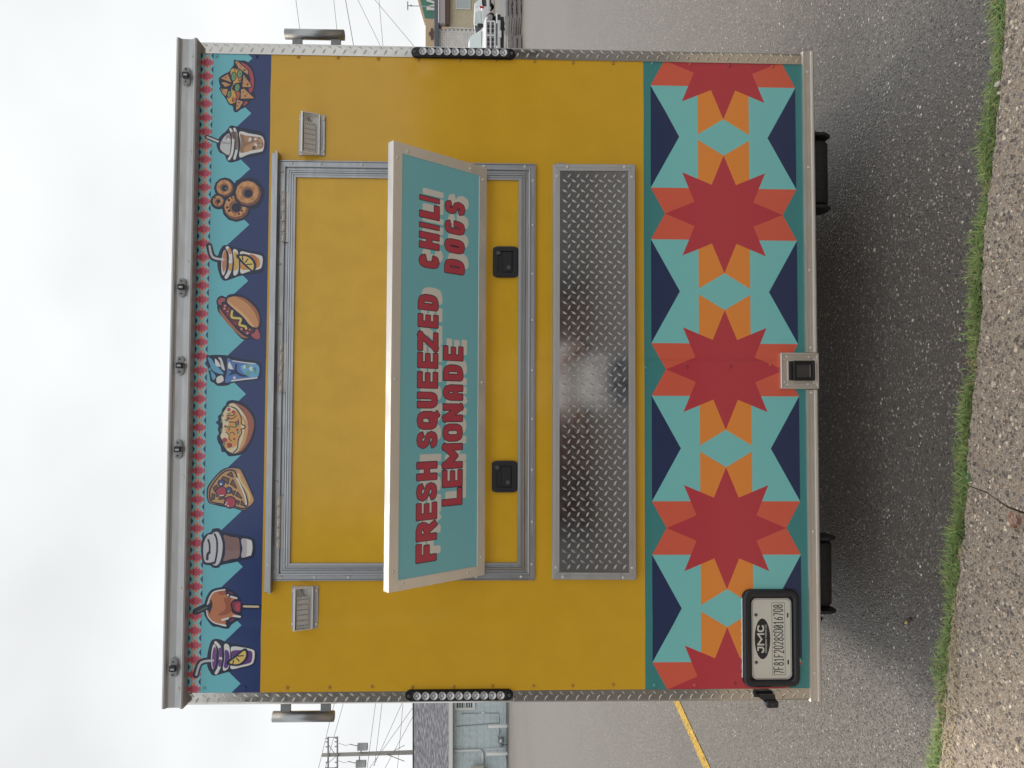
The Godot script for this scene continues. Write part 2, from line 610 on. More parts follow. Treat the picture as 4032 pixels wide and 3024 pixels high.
		for p in [[383, 305, 112, 40], [300, 478, 76, 24], [535, 560, 162, 62], [690, 375, 168, 56]]:
			c.disc(p[0], p[1], p[2] + 26, k)
			c.disc(p[0], p[1], p[2], hexc("875a4d"))
			c.disc(p[0] - p[2] * 0.07, p[1] - p[2] * 0.1, p[2] * 0.9, tn)
			for i in 9:
				var a: float = TAU * i / 9.0 + p[0]
				c.disc(p[0] - p[2] * 0.07 + cos(a) * p[2] * (0.62 + 0.1 * sin(5.0 * i)), p[1] - p[2] * 0.1 + sin(a) * p[2] * 0.66, p[2] * 0.13, hexc("bd804f") if i % 2 else hexc("dca978"))
			c.disc(p[0] - p[2] * 0.05, p[1] - p[2] * 0.06, p[3] * 1.45, hexc("94654f"))
			c.disc(p[0], p[1], p[3], k)
		for p in [[265, 400, 9], [255, 432, 12], [263, 495, 10], [290, 516, 12], [437, 463, 17], [472, 428, 12], [416, 558, 14], [440, 602, 17], [608, 604, 13], [568, 643, 14], [622, 642, 8]]:
			c.disc(p[0], p[1], p[2], hexc("33262d"))
		c.disc(398, 310, 12, hexc("6d9db5"))
		c.disc(346, 448, 11, hexc("6d9db5"))
		# a cup of lemonade
		c.line([180, 1060, 230, 1210, 370, 1240], 84, k)
		c.blob([300, 1170, 345, 1075, 400, 1050, 500, 1075, 700, 1120, 850, 1150, 900, 1190, 905, 1280, 880, 1390, 830, 1420, 600, 1450, 480, 1490, 400, 1515, 350, 1500, 310, 1420, 285, 1300], k)
		c.oval(372, 1280, 34, 168, 4, w)
		c.oval(378, 1260, 28, 140, 4, hexc("c98863"))
		c.line([185, 1065, 225, 1205, 365, 1240], 30, hexc("cfd0d6"))
		c.line([415, 1085, 452, 1150, 460, 1290, 440, 1400, 400, 1470], 44, w)
		c.line([440, 1110, 455, 1150], 40, hexc("cf8f68"))
		c.line([462, 1290, 448, 1370], 40, hexc("d9a95f"))
		c.disc(455, 1268, 24, w)
		c.blob([490, 1115, 550, 1130, 565, 1290, 550, 1420, 495, 1440, 505, 1280], w)
		c.blob([500, 1155, 548, 1158, 562, 1280, 545, 1370, 498, 1370, 508, 1270], hexc("e0b45a"))
		c.blob([585, 1140, 700, 1155, 840, 1185, 875, 1220, 865, 1330, 830, 1365, 700, 1395, 590, 1420, 588, 1290], w)
		c.blob([592, 1170, 700, 1178, 825, 1225, 832, 1335, 700, 1372, 592, 1365, 592, 1290], hexc("d99b55"))
		c.blob([700, 1180, 800, 1210, 800, 1345, 740, 1360], hexc("c47d4e"))
		lemon_slice(c, [545, 1205, 600, 1180, 680, 1190, 750, 1240, 780, 1310, 770, 1370, 735, 1390], [575, 1212, 620, 1195, 680, 1208, 735, 1252, 760, 1315, 752, 1360, 728, 1370], [[610, 1200, 618, 1245], [650, 1275, 685, 1235], [670, 1305, 735, 1300]])
		c.t = zone(2.8, -289.26, -291.88, -6.08, 0.3372, 2.7142)
		# a chili dog
		c.blob([275, 290, 300, 235, 350, 215, 400, 235, 430, 205, 520, 190, 640, 215, 760, 300, 830, 390, 860, 500, 860, 620, 840, 650, 860, 720, 850, 780, 800, 800, 740, 790, 690, 795, 620, 790, 560, 740, 440, 600, 330, 470, 290, 400, 285, 340], k)
		c.blob([295, 280, 340, 245, 390, 260, 380, 290, 345, 300, 335, 340, 305, 325], hexc("b5606a"))
		c.blob([725, 730, 770, 700, 795, 650, 825, 680, 845, 740, 830, 785, 775, 780], hexc("b5606a"))
		c.blob([310, 375, 330, 400, 420, 520, 560, 680, 640, 745, 690, 765, 620, 768, 540, 705, 420, 585, 330, 460], hexc("b0735a"))
		c.blob([350, 330, 400, 330, 460, 390, 520, 470, 600, 570, 700, 640, 760, 660, 720, 720, 640, 710, 560, 640, 470, 560, 400, 470, 350, 400], hexc("6e3542"))
		for p in [[380, 385, 15], [388, 348, 14], [420, 422, 12], [600, 655, 14], [675, 705, 18], [710, 660, 10]]:
			c.disc(p[0], p[1], p[2], hexc("dba1a6"))
		for p in [[430, 460, 24], [520, 575, 26], [660, 690, 20], [440, 390, 20]]:
			c.disc(p[0], p[1], p[2], hexc("93404d"))
		c.blob([415, 270, 440, 240, 520, 225, 640, 250, 740, 330, 810, 420, 838, 520, 820, 620, 760, 630, 690, 580, 600, 450, 500, 360, 430, 310], hexc("d39a6b"))
		c.blob([520, 225, 640, 250, 740, 330, 810, 420, 838, 520, 828, 600, 800, 500, 740, 390, 640, 290], hexc("ae7155"))
		c.blob([418, 285, 500, 345, 620, 440, 700, 530, 765, 622, 720, 608, 620, 490, 500, 385, 430, 320], hexc("e6b88a"))
		c.line([480, 415, 478, 500, 590, 520, 575, 595, 650, 620, 662, 655], 48, k)
		c.line([480, 418, 478, 500, 590, 520, 575, 595, 650, 620, 662, 650], 30, hexc("e3cb6d"))
	# a blue drink with candies, printed across the joint of the two sheets
	c.t = zone(2.8, -289.26, -291.88, -6.08, 0.3372, 2.7142)
	c.blob([145, 1010, 190, 995, 300, 990, 430, 1000, 600, 1045, 760, 1065, 840, 1090, 870, 1150, 860, 1280, 820, 1320, 620, 1340, 480, 1360, 420, 1390, 300, 1395, 250, 1360, 200, 1330, 190, 1260, 170, 1180], k)
	c.blob([165, 1025, 220, 1050, 250, 1100, 370, 1230, 330, 1240, 270, 1220, 220, 1180], hexc("6ab0d8"))
	c.blob([205, 1200, 270, 1270, 230, 1318], hexc("6ab0d8"))
	c.blob([260, 1040, 310, 1090, 330, 1145, 270, 1130], w)
	c.blob([300, 1025, 345, 1040, 385, 1170, 380, 1195, 340, 1160, 330, 1080], hexc("d5dbe2"))
	c.blob([280, 1290, 350, 1260, 370, 1330, 290, 1360], w)
	c.blob([420, 1035, 480, 1060, 600, 1085, 780, 1100, 825, 1130, 835, 1190, 800, 1300, 600, 1315, 440, 1350, 390, 1340, 415, 1200], hexc("5a83c4"))
	c.line([490, 1068, 620, 1090, 780, 1108], 14, w)
	c.line([480, 1330, 620, 1312, 800, 1292], 20, w)
	c.blob([600, 1130, 760, 1110, 830, 1150, 830, 1230, 790, 1290, 690, 1270, 610, 1200], hexc("72b6e0"))
	c.blob([440, 1080, 480, 1140, 490, 1180, 430, 1170], w)
	c.blob([520, 1120, 550, 1110, 545, 1190, 600, 1240, 690, 1270, 600, 1275, 520, 1240, 435, 1265, 470, 1215, 430, 1170, 510, 1190], hexc("2b3a63"))
	for p in [[680, 1140, 26], [690, 1230, 32], [785, 1220, 22]]:
		c.disc(p[0], p[1], p[2], hexc("6fae9c"))
	c.oval(640, 1150, 16, 24, 10, w)
	c.oval(735, 1175, 34, 26, 20, w)
	c.disc(510, 1290, 18, w)
	if right:
		return
	c.t = zone(1.38, -287.53, -288.36, -6.0, -0.099, 2.7051)
	# a loaded baked potato
	c.blob([415, 110, 470, 85, 580, 100, 680, 160, 760, 260, 800, 400, 770, 560, 720, 680, 660, 760, 600, 800, 520, 815, 440, 820, 390, 770, 345, 760, 330, 690, 300, 640, 285, 570, 310, 520, 295, 470, 310, 400, 300, 300, 340, 260, 355, 200, 400, 150], k)
	c.blob([480, 122, 560, 135, 660, 190, 740, 290, 768, 400, 740, 540, 690, 650, 610, 750, 510, 785, 600, 700, 680, 480, 640, 260, 560, 160], hexc("a8675a"))
	c.blob([460, 130, 540, 150, 640, 270, 690, 420, 665, 600, 610, 710, 520, 780, 440, 760, 400, 720, 360, 620, 330, 560, 350, 500, 360, 400, 345, 300, 400, 200], hexc("e6d7b6"))
	c.blob([600, 280, 660, 340, 690, 430, 665, 600, 610, 710, 560, 750, 620, 600, 640, 420], hexc("d6a873"))
	c.blob([420, 260, 540, 220, 600, 300, 600, 420, 590, 520, 560, 600, 540, 680, 440, 720, 380, 690, 420, 560, 380, 440, 400, 350], hexc("dca763"))
	c.blob([365, 330, 440, 330, 430, 420, 370, 470], hexc("ead9b9"))
	c.blob([330, 540, 400, 515, 430, 560, 380, 630], hexc("eadbbf"))
	for p in [[440, 210, 24], [500, 238, 22], [395, 430, 18], [385, 608, 32], [442, 672, 30], [508, 595, 16], [545, 375, 20], [550, 475, 18], [430, 330, 20]]:
		c.disc(p[0], p[1], p[2], hexc("b04b5c"))
	for p in [[360, 285, 12, 20], [345, 360, 12, 24], [440, 265, 26, 9], [410, 350, 26, 16], [545, 410, 18, 26], [430, 440, 26, 14], [375, 660, 16, 26], [440, 165, 12, 16], [560, 510, 12, 22], [345, 475, 12, 24]]:
		c.oval(p[0], p[1], p[2], p[3], 20, hexc("6f8f6c"))
	c.line([470, 170, 545, 210, 600, 310, 605, 395, 650, 425, 640, 460, 600, 465, 605, 515, 565, 600, 548, 720, 500, 770], 14, k)
	for p in [[415, 290, 500, 285, 520, 255], [420, 310, 480, 330, 540, 290], [440, 375, 520, 380, 525, 440, 450, 425], [400, 505, 440, 540, 445, 590, 475, 620], [455, 520, 490, 505, 515, 540], [565, 340, 565, 410], [450, 450, 440, 490], [430, 705, 470, 690, 472, 660]]:
		c.line(p, 10, k)
	# a waffle wedge with berries
	c.blob([150, 1280, 170, 1200, 260, 1080, 360, 990, 470, 960, 580, 970, 620, 1010, 680, 1130, 740, 1270, 775, 1400, 760, 1440, 690, 1500, 630, 1535, 540, 1510, 470, 1490, 360, 1480, 240, 1450, 180, 1430, 155, 1370], k)
	c.blob([165, 1290, 190, 1200, 270, 1090, 370, 1005, 470, 975, 570, 985, 605, 1025, 665, 1150, 725, 1290, 762, 1400, 690, 1480, 630, 1520, 540, 1495, 470, 1475, 300, 1445, 190, 1420], hexc("b08a72"))
	c.blob([540, 1000, 580, 1010, 620, 1080, 690, 1230, 755, 1395, 700, 1470, 690, 1400, 620, 1250, 560, 1120], hexc("d1a374"))
	c.blob([545, 1050, 580, 1060, 600, 1140, 680, 1260, 715, 1340, 700, 1410, 680, 1300, 590, 1170], hexc("e5d093"))
	c.edge([190, 1300, 215, 1215, 300, 1095, 385, 1020, 470, 1002, 520, 1030, 560, 1130, 640, 1280, 682, 1420, 655, 1495, 590, 1498, 480, 1462, 300, 1435, 205, 1405], 16, k)
	c.blob([200, 1300, 222, 1220, 305, 1100, 388, 1030, 465, 1012, 510, 1035, 550, 1135, 630, 1285, 670, 1420, 648, 1482, 590, 1485, 480, 1452, 300, 1425, 212, 1395], hexc("cba06f"))
	c.line([545, 1110, 640, 1320, 665, 1450], 20, w)
	for p in [[420, 1060, 470, 1030, 490, 1090], [350, 1110, 370, 1090, 440, 1115, 425, 1180], [460, 1180, 490, 1130, 535, 1235], [530, 1330, 550, 1290, 605, 1370], [595, 1450, 605, 1405, 650, 1470], [215, 1380, 225, 1310, 255, 1320, 245, 1380], [540, 1400, 575, 1410, 560, 1450], [240, 1230, 280, 1200, 295, 1250, 255, 1275], [470, 1280, 520, 1280, 500, 1325], [310, 1380, 350, 1340, 390, 1370]]:
		c.edge(p, 20, k, false)
		c.poly(p, hexc("79594f"))
	c.disc(340, 1170, 50, k)
	c.disc(340, 1168, 36, hexc("4d5c8e"))
	c.disc(335, 1185, 15, w)
	c.disc(438, 1265, 48, k)
	c.disc(438, 1263, 34, hexc("4d5c8e"))
	c.disc(433, 1280, 9, w)
	c.edge([275, 1270, 320, 1225, 380, 1235, 400, 1280, 385, 1335, 330, 1345, 285, 1310], 26, k)
	c.blob([275, 1270, 320, 1225, 380, 1235, 400, 1280, 385, 1335, 330, 1345, 285, 1310], hexc("b5495d"))
	c.line([320, 1335, 365, 1330], 14, w)
	c.disc(288, 1335, 22, hexc("4d6355"))
	c.disc(455, 1422, 84, k)
	c.disc(455, 1422, 68, hexc("b5495d"))
	for p in [[412, 1425, 10], [398, 1448, 14], [428, 1468, 12]]:
		c.disc(p[0], p[1], p[2], hexc("e3c3c8"))
	c.t = zone(0, -171.4, -171.36, -3.64, -0.53, 2.7245)
	# a paper cup of coffee
	c.blob([330, 660, 420, 560, 510, 520, 540, 460, 600, 440, 700, 445, 770, 510, 1000, 560, 1300, 610, 1420, 650, 1470, 750, 1480, 900, 1460, 1020, 1400, 1100, 1200, 1140, 1000, 1185, 740, 1240, 690, 1290, 600, 1305, 530, 1280, 500, 1250, 350, 1210, 310, 1050, 295, 850], k)
	c.blob([345, 850, 360, 740, 440, 590, 530, 570, 580, 525, 650, 515, 700, 570, 750, 700, 765, 850, 740, 1050, 700, 1180, 650, 1240, 600, 1250, 550, 1225, 560, 1180, 440, 1190, 370, 1150, 345, 1000], hexc("d3d5dc"))
	c.line([592, 565, 640, 700, 642, 950, 595, 1185, 555, 1185], 40, k)
	c.line([452, 690, 482, 800, 482, 980], 40, k)
	c.line([478, 960, 440, 1010, 430, 1110], 56, k)
	c.blob([790, 590, 960, 630, 1100, 650, 1135, 800, 1140, 920, 1110, 1080, 960, 1110, 780, 1150, 815, 1000, 815, 750], hexc("8b6f6e"))
	c.blob([838, 925, 980, 935, 1135, 905, 1110, 1075, 960, 1105, 790, 1145, 820, 1010], hexc("93797a"))
	c.blob([1175, 675, 1360, 690, 1405, 750, 1410, 900, 1385, 1020, 1350, 1040, 1175, 1070, 1195, 880], w)
	c.blob([1175, 678, 1283, 687, 1292, 860, 1272, 1048, 1175, 1068, 1195, 880], hexc("c4bcc2"))
	c.t = zone(-0.75, -284.7, -282.93, -6.0, -0.7671, 2.7194)
	# a caramel apple on a stick
	c.line([115, 520, 260, 450], 92, k)
	c.blob([240, 350, 290, 260, 350, 220, 470, 200, 530, 220, 620, 270, 700, 360, 725, 420, 950, 430, 968, 465, 940, 495, 725, 500, 720, 600, 690, 620, 620, 660, 570, 700, 540, 740, 470, 740, 400, 720, 340, 715, 280, 660, 220, 560, 215, 470], k)
	c.line([140, 520, 250, 468], 22, hexc("5f6f66"))
	c.blob([265, 420, 310, 300, 360, 250, 480, 240, 490, 290, 540, 330, 620, 350, 570, 400, 560, 470, 590, 540, 680, 580, 560, 600, 500, 640, 500, 690, 440, 690, 330, 660, 270, 570, 250, 500, 300, 520, 320, 400], hexc("c6805c"))
	c.blob([390, 265, 480, 250, 500, 290, 430, 305], hexc("ab5f4a"))
	c.blob([475, 350, 570, 345, 560, 420, 570, 520, 480, 570, 400, 560, 500, 480], hexc("a7604c"))
	c.line([262, 425, 300, 320, 360, 258, 488, 236], 19, w)
	c.line([250, 510, 270, 590, 340, 660, 430, 690], 16, w)
	c.line([300, 375, 318, 430, 285, 540], 18, k)
	c.line([565, 325, 640, 348], 24, w)
	c.disc(527, 305, 14, w)
	c.line([455, 630, 530, 610], 26, w)
	c.line([600, 580, 685, 590], 26, w)
	c.line([440, 690, 500, 705], 24, w)
	c.blob([590, 400, 685, 392, 692, 460, 682, 528, 620, 520, 590, 470], hexc("8d3f52"))
	c.blob([625, 420, 680, 410, 685, 460, 676, 518, 630, 505], hexc("bb5065"))
	c.oval(570, 278, 36, 10, 20, hexc("7c4254"))
	c.oval(582, 632, 36, 16, -30, hexc("7c4254"))
	c.line([735, 455, 922, 460], 28, hexc("d8c9a8"))
	# a purple drink with a lemon slice
	c.line([110, 1350, 170, 1190, 340, 1155], 84, k)
	c.blob([260, 1080, 300, 930, 345, 880, 420, 880, 520, 920, 700, 960, 840, 1000, 890, 1030, 905, 1100, 880, 1200, 830, 1240, 620, 1290, 460, 1330, 400, 1350, 330, 1355, 290, 1310, 255, 1220], k)
	c.oval(342, 1110, 34, 166, 3, w)
	c.oval(348, 1125, 28, 145, 3, hexc("7b4a92"))
	c.line([115, 1345, 175, 1190, 330, 1162], 30, hexc("cfd0d8"))
	c.line([370, 925, 418, 990, 430, 1120, 410, 1250, 372, 1325], 40, w)
	c.line([425, 1010, 432, 1100], 40, hexc("7b4a92"))
	c.line([425, 1165, 420, 1225], 40, hexc("7b4a92"))
	c.blob([480, 955, 540, 960, 555, 1110, 530, 1260, 460, 1285, 482, 1120], w)
	c.blob([487, 1030, 528, 1035, 550, 1110, 528, 1245, 474, 1250, 488, 1120], hexc("644090"))
	c.blob([570, 985, 720, 990, 850, 1020, 875, 1060, 865, 1160, 830, 1215, 700, 1250, 560, 1270, 580, 1130], w)
	c.blob([582, 1035, 760, 1030, 838, 1050, 838, 1150, 800, 1200, 600, 1230, 585, 1130], hexc("704589"))
	lemon_slice(c, [510, 1195, 620, 1110, 740, 1015, 780, 1050, 775, 1130, 720, 1195, 640, 1225], [545, 1190, 640, 1112, 735, 1035, 760, 1060, 755, 1120, 710, 1180, 640, 1212], [[655, 1105, 725, 1100], [635, 1130, 670, 1170], [598, 1160, 590, 1205]])


func top_band(x0: float, x1: float, right: bool) -> ImageTexture:
	var c := Canvas.new(x0, 2.7275, x1 - x0, 2.7275 - 2.4415, 2048, PRINT.blue)
	c.poly([-1.3, 2.66, 1.3, 2.66, 1.3, 2.6265, -1.3, 2.6265], PRINT.sky)
	for i in range(-6, 7):
		var x := 0.983 + 0.2165 * (i - 6) + 0.2165
		c.poly([x - 0.1083, 2.63, x + 0.1083, 2.63, x + 0.1083, 2.6263, x, 2.514, x - 0.1083, 2.6263], PRINT.sky)
		x -= 0.2165 * 6
		c.poly([x - 0.1083, 2.63, x + 0.1083, 2.63, x + 0.1083, 2.6263, x, 2.514, x - 0.1083, 2.6263], PRINT.sky)
	for i in 46:
		var x := 1.1795 - 0.0541 * (i - 1)
		if x > x0 - 0.04 and x < x1 + 0.04:
			star_motif(c, x, 2.6862, 0.0891, PRINT.deep, PRINT_SMALL)
	c.poly([x0, 2.662, x1, 2.662, x1, 2.658, x0, 2.658], PRINT.sky)
	food_prints(c, right)
	return c.texture()


func star_band(x0: float, x1: float) -> ImageTexture:
	var c := Canvas.new(x0, 0.9932, x1 - x0, 0.9932 - 0.3605, 2048, PRINT.deep)
	for i in range(-2, 3):
		star_motif(c, 0.0035 + 0.6095 * i, 0.677, 1.0, PRINT.deep)
	return c.texture()


func sign_print() -> ImageTexture:
	var c := Canvas.new(-0.732, 0.384, 1.464, 0.352, 2048, hexc("84cedb"))
	var rows := [["FRESHSQUEEZED", [-0.687, -0.62, -0.614, -0.545, -0.541, -0.479, -0.475, -0.409, -0.403, -0.336, -0.292, -0.229, -0.225, -0.159, -0.15, -0.091, -0.08, -0.02, -0.009, 0.048, 0.052, 0.121, 0.135, 0.184, 0.196, 0.254], 0.2205, 0.3105],
		["CHILI", [0.347, 0.397, 0.415, 0.476, 0.488, 0.508, 0.524, 0.578, 0.585, 0.605], 0.2185, 0.3085],
		["LEMONADE", [-0.5, -0.435, -0.434, -0.37, -0.367, -0.275, -0.269, -0.204, -0.198, -0.131, -0.121, -0.062, -0.05, 0.01, 0.023, 0.078], 0.1065, 0.1995],
		["DOGS", [0.341, 0.396, 0.417, 0.471, 0.487, 0.539, 0.56, 0.611], 0.1025, 0.1975]]
	for pass_ in 3:
		for r: Array in rows:
			for i in r[0].length():
				var g: Array = GLYPH[r[0][i]]
				var x0: float = r[1][2 * i] + 0.0022
				var x1: float = r[1][2 * i + 1] - 0.0022
				var y0: float = r[2] + 0.002
				var y1: float = r[3] - 0.002
				var wd := minf(0.0222, x1 - x0)
				if r[0][i] in "SEZG":
					wd = 0.0198
				var stub := 0.12 if r[0][i] in "CGS" else 1.0
				if pass_ == 0:
					c.glyph(g, x0 + 0.0255, y0 - 0.0155, x1 + 0.0255, y1 - 0.0155, wd, 0.0028, hexc("e8e7e1"), stub)
				elif pass_ == 1:
					c.glyph(g, x0, y0, x1, y1, wd, 0.0026, hexc("272f45"), stub)
				else:
					c.glyph(g, x0, y0, x1, y1, wd, 0.0, hexc("c64a5b"), stub)
	return c.texture()


func plate_print() -> ImageTexture:
	var c := Canvas.new(-0.153, 0.0765, 0.306, 0.153, 1024, hexc("d6d3c8"))
	var k := hexc("22262c")
	c.fill(rounded(-0.1505, -0.074, 0.1505, 0.074, 0.02), k)
	c.fill(rounded(-0.1492, -0.0727, 0.1492, 0.0727, 0.0188), hexc("d6d3c8"))
	c.oval(0.0, 0.036, 0.0775, 0.0305, 0, hexc("8a3a44"))
	c.oval(0.0, 0.036, 0.0765, 0.0295, 0, k)
	var x := -0.0535
	for l in ["J", "M", "C"]:
		var wd: float = {"J": 0.024, "M": 0.046, "C": 0.027}[l]
		c.glyph(GLYPH[l], x, 0.029, x + wd, 0.0565, 0.0062, 0.0, hexc("d6d3c8"), 0.2 if l == "C" else 1.0)
		x += wd + 0.0045
	# the small line under the initials, set from the glyph outlines of a type face
	var tm := TextMesh.new()
	tm.text = "Concessions Trailers, LLC"
	var f := SystemFont.new()
	f.font_names = PackedStringArray(["Droid Sans"])
	f.font_weight = 700
	tm.font = f
	tm.font_size = 64
	tm.pixel_size = 0.001
	tm.depth = 0.0
	var v := tm.get_faces()
	var size := tm.get_aabb().size
	var s := 0.107 / maxf(size.x, 0.001)
	for i in range(0, v.size(), 3):
		c.fill(PackedVector2Array([Vector2(v[i].x, v[i].y * 1.15) * s + Vector2(0, 0.0228), Vector2(v[i + 1].x, v[i + 1].y * 1.15) * s + Vector2(0, 0.0228), Vector2(v[i + 2].x, v[i + 2].y * 1.15) * s + Vector2(0, 0.0228)]), hexc("d6d3c8"))
	# the hand-lettered serial in its box
	c.fill(rounded(-0.1365, -0.0515, 0.1365, -0.0005, 0.003), k)
	c.fill(rounded(-0.1352, -0.0502, 0.1352, -0.0018, 0.002), hexc("d6d3c8"))
	var code := "7F81F2028SD/16708"
	for i in code.length():
		var a := -0.1325 + 0.01555 * i
		if code[i] == "/":
			c.glyph(GLYPH["/"], a, -0.0455, a + 0.0132, -0.0065, 0.0034, 0.0, k, 0.3)
		else:
			c.glyph(GLYPH[code[i]], a, -0.0455 + 0.0015 * sin(i * 2.1), a + 0.0132, -0.0065 + 0.0012 * sin(i * 1.3), 0.0034, 0.0, k, 0.3)
	for sx in [-0.0885, 0.0885]:
		c.fill(rounded(sx - 0.009, -0.0655, sx + 0.009, -0.0595, 0.003), hexc("15171a"))
	return c.texture()


# ---------------------------------------------------------------- the trailer (own axes: x across the rear, y up from the ground, z out of the rear wall)
var bulge_noise := FastNoiseLite.new()


const SCREW_ROWS := [2.341, 2.187, 2.0285, 1.875, 1.718, 1.576, 1.4215, 1.27, 1.115]


func bulge(x: float, y: float) -> float:  # sheet metal that is pulled in at its screws and stands off a little between them
	var edge := clampf((1.215 - absf(x)) / 0.12, 0.0, 1.0)
	var wave := 0.0045 * exp(-pow((x - 1.04 + 0.03 * sin(y * 2.2)) / 0.06, 2.0)) + 0.0045 * exp(-pow((x + 0.985 + 0.02 * sin(y * 2.9 + 1.0)) / 0.055, 2.0))
	for ys in SCREW_ROWS:
		if absf(y - ys) < 0.09 and absf(x) > 1.1:
			wave -= 0.0022 * exp(-(pow(absf(x) - 1.185, 2.0) + pow(y - ys, 2.0)) / 0.0012)
	wave *= smoothstep(0.7, 1.0, y)
	return edge * (wave + 0.0011 * bulge_noise.get_noise_2d(x * 60.0, y * 45.0))


func sheet(x0: float, x1: float, y0: float, y1: float, nx: int, ny: int, z := 0.0) -> ArrayMesh:
	var st := SurfaceTool.new()
	st.begin(Mesh.PRIMITIVE_TRIANGLES)
	for j in ny + 1:
		for i in nx + 1:
			var x := lerpf(x0, x1, float(i) / nx)
			var y := lerpf(y0, y1, float(j) / ny)
			st.set_uv(Vector2(float(i) / nx, 1.0 - float(j) / ny))
			st.add_vertex(Vector3(x, y, z + bulge(x, y)))
	for j in ny:
		for i in nx:
			var a := j * (nx + 1) + i
			for k in [a, a + nx + 1, a + 1, a + 1, a + nx + 1, a + nx + 2]:
				st.add_index(k)
	st.generate_normals()
	return st.commit()


func print_mat(key: String, t: ImageTexture, rough: float) -> StandardMaterial3D:
	var m := mat(key, Color.WHITE, rough)
	m.albedo_texture = t
	m.texture_repeat = false
	return m


func bar_shape(x0: float, y0: float, x1: float, y1: float, prof: Array, side: int) -> Shape:  # one mitred length of a rectangular frame; prof: Vector2(inset, height)
	var s := Shape.new()
	var gap := 0.0004
	for i in range(prof.size() - 1):
		var p: Vector2 = prof[i]
		var q: Vector2 = prof[i + 1]
		var c := []
		for e: Vector2 in [p, q]:
			c.append([Vector3(x0 + e.x, y0 + e.x, e.y), Vector3(x1 - e.x, y0 + e.x, e.y), Vector3(x1 - e.x, y1 - e.x, e.y), Vector3(x0 + e.x, y1 - e.x, e.y)])
		var a: Vector3 = c[0][side]
		var b: Vector3 = c[0][(side + 1) % 4]
		var d := (b - a).normalized() * gap
		s.quad(a + d, b - d, c[1][(side + 1) % 4] - d, c[1][side] + d)
	return s


func frame(parent: Node3D, x0: float, y0: float, x1: float, y1: float, prof: Array, m: Material) -> void:
	for side in 4:
		part("frame_bar", bar_shape(x0, y0, x1, y1, prof, side), m, parent)


var screw_mesh: Mesh
var bare_screw: Material


func screw(parent: Node3D, p: Vector3, m: Material, tilt := 0.0, s := 1.0) -> void:
	if screw_mesh == null:
		screw_mesh = Shape.new(true).lathe([Vector2(0.0068, 0), Vector2(0.0066, 0.0012), Vector2(0.0058, 0.0028), Vector2(0.004, 0.0042), Vector2(0.0026, 0.0046), Vector2(0.0022, 0.0026), Vector2(0, 0.0026)], Transform3D.IDENTITY, 10).mesh()
	var o := part("screw", screw_mesh, m, parent)
	o.position = p
	o.rotation.x = tilt
	o.scale = Vector3.ONE * s


func diamond(s: Shape, c: Vector2, z: float, ang: float, l := 0.0135, w := 0.0042, h := 0.0016) -> void:  # one raised lozenge of tread plate
	var d := Vector2.from_angle(ang)
	var n := d.orthogonal()
	var f := func(u: float, v: float, hh: float) -> Vector3: return Vector3(c.x + d.x * u + n.x * v, c.y + d.y * u + n.y * v, z + hh)
	var rim := [f.call(l, 0.0, -0.0002), f.call(l * 0.2, w, -0.0002), f.call(-l * 0.2, w, -0.0002), f.call(-l, 0.0, -0.0002), f.call(-l * 0.2, -w, -0.0002), f.call(l * 0.2, -w, -0.0002)]
	var top := [f.call(l * 0.7, 0.0, h * 0.8), f.call(l * 0.15, w * 0.5, h), f.call(-l * 0.15, w * 0.5, h), f.call(-l * 0.7, 0.0, h * 0.8), f.call(-l * 0.15, -w * 0.5, h), f.call(l * 0.15, -w * 0.5, h)]
	var inside := f.call(0.0, 0.0, -h) as Vector3
	for i in 6:
		s.face([rim[i], rim[(i + 1) % 6], top[(i + 1) % 6], top[i]], inside)
	s.face(top, inside)


func treads(x0: float, x1: float, y0: float, y1: float, z: float, pitch_x: float, pitch_y: float) -> Shape:
	var s := Shape.new()
	var nx := int((x1 - x0) / pitch_x) + 2
	var ny := int((y1 - y0) / pitch_y) + 2
	for j in ny:
		for i in nx:
			for k in 2:
				var p := Vector2(x0 + (i + 0.5 * k) * pitch_x, y0 + (j + 0.5 * k) * pitch_y)
				if p.x > x0 + 0.006 and p.x < x1 - 0.006 and p.y > y0 + 0.006 and p.y < y1 - 0.006:
					diamond(s, p, z, deg_to_rad(58.0 if k == 0 else -32.0) + 0.03 * sin(i * 3.1 + j))
	return s


func extrude_x(prof: Array, x0: float, x1: float, smooth := false) -> Shape:  # prof: flat list of z, y pairs round the section
	return Shape.new(smooth).prism_x(flat(prof), x0, x1)


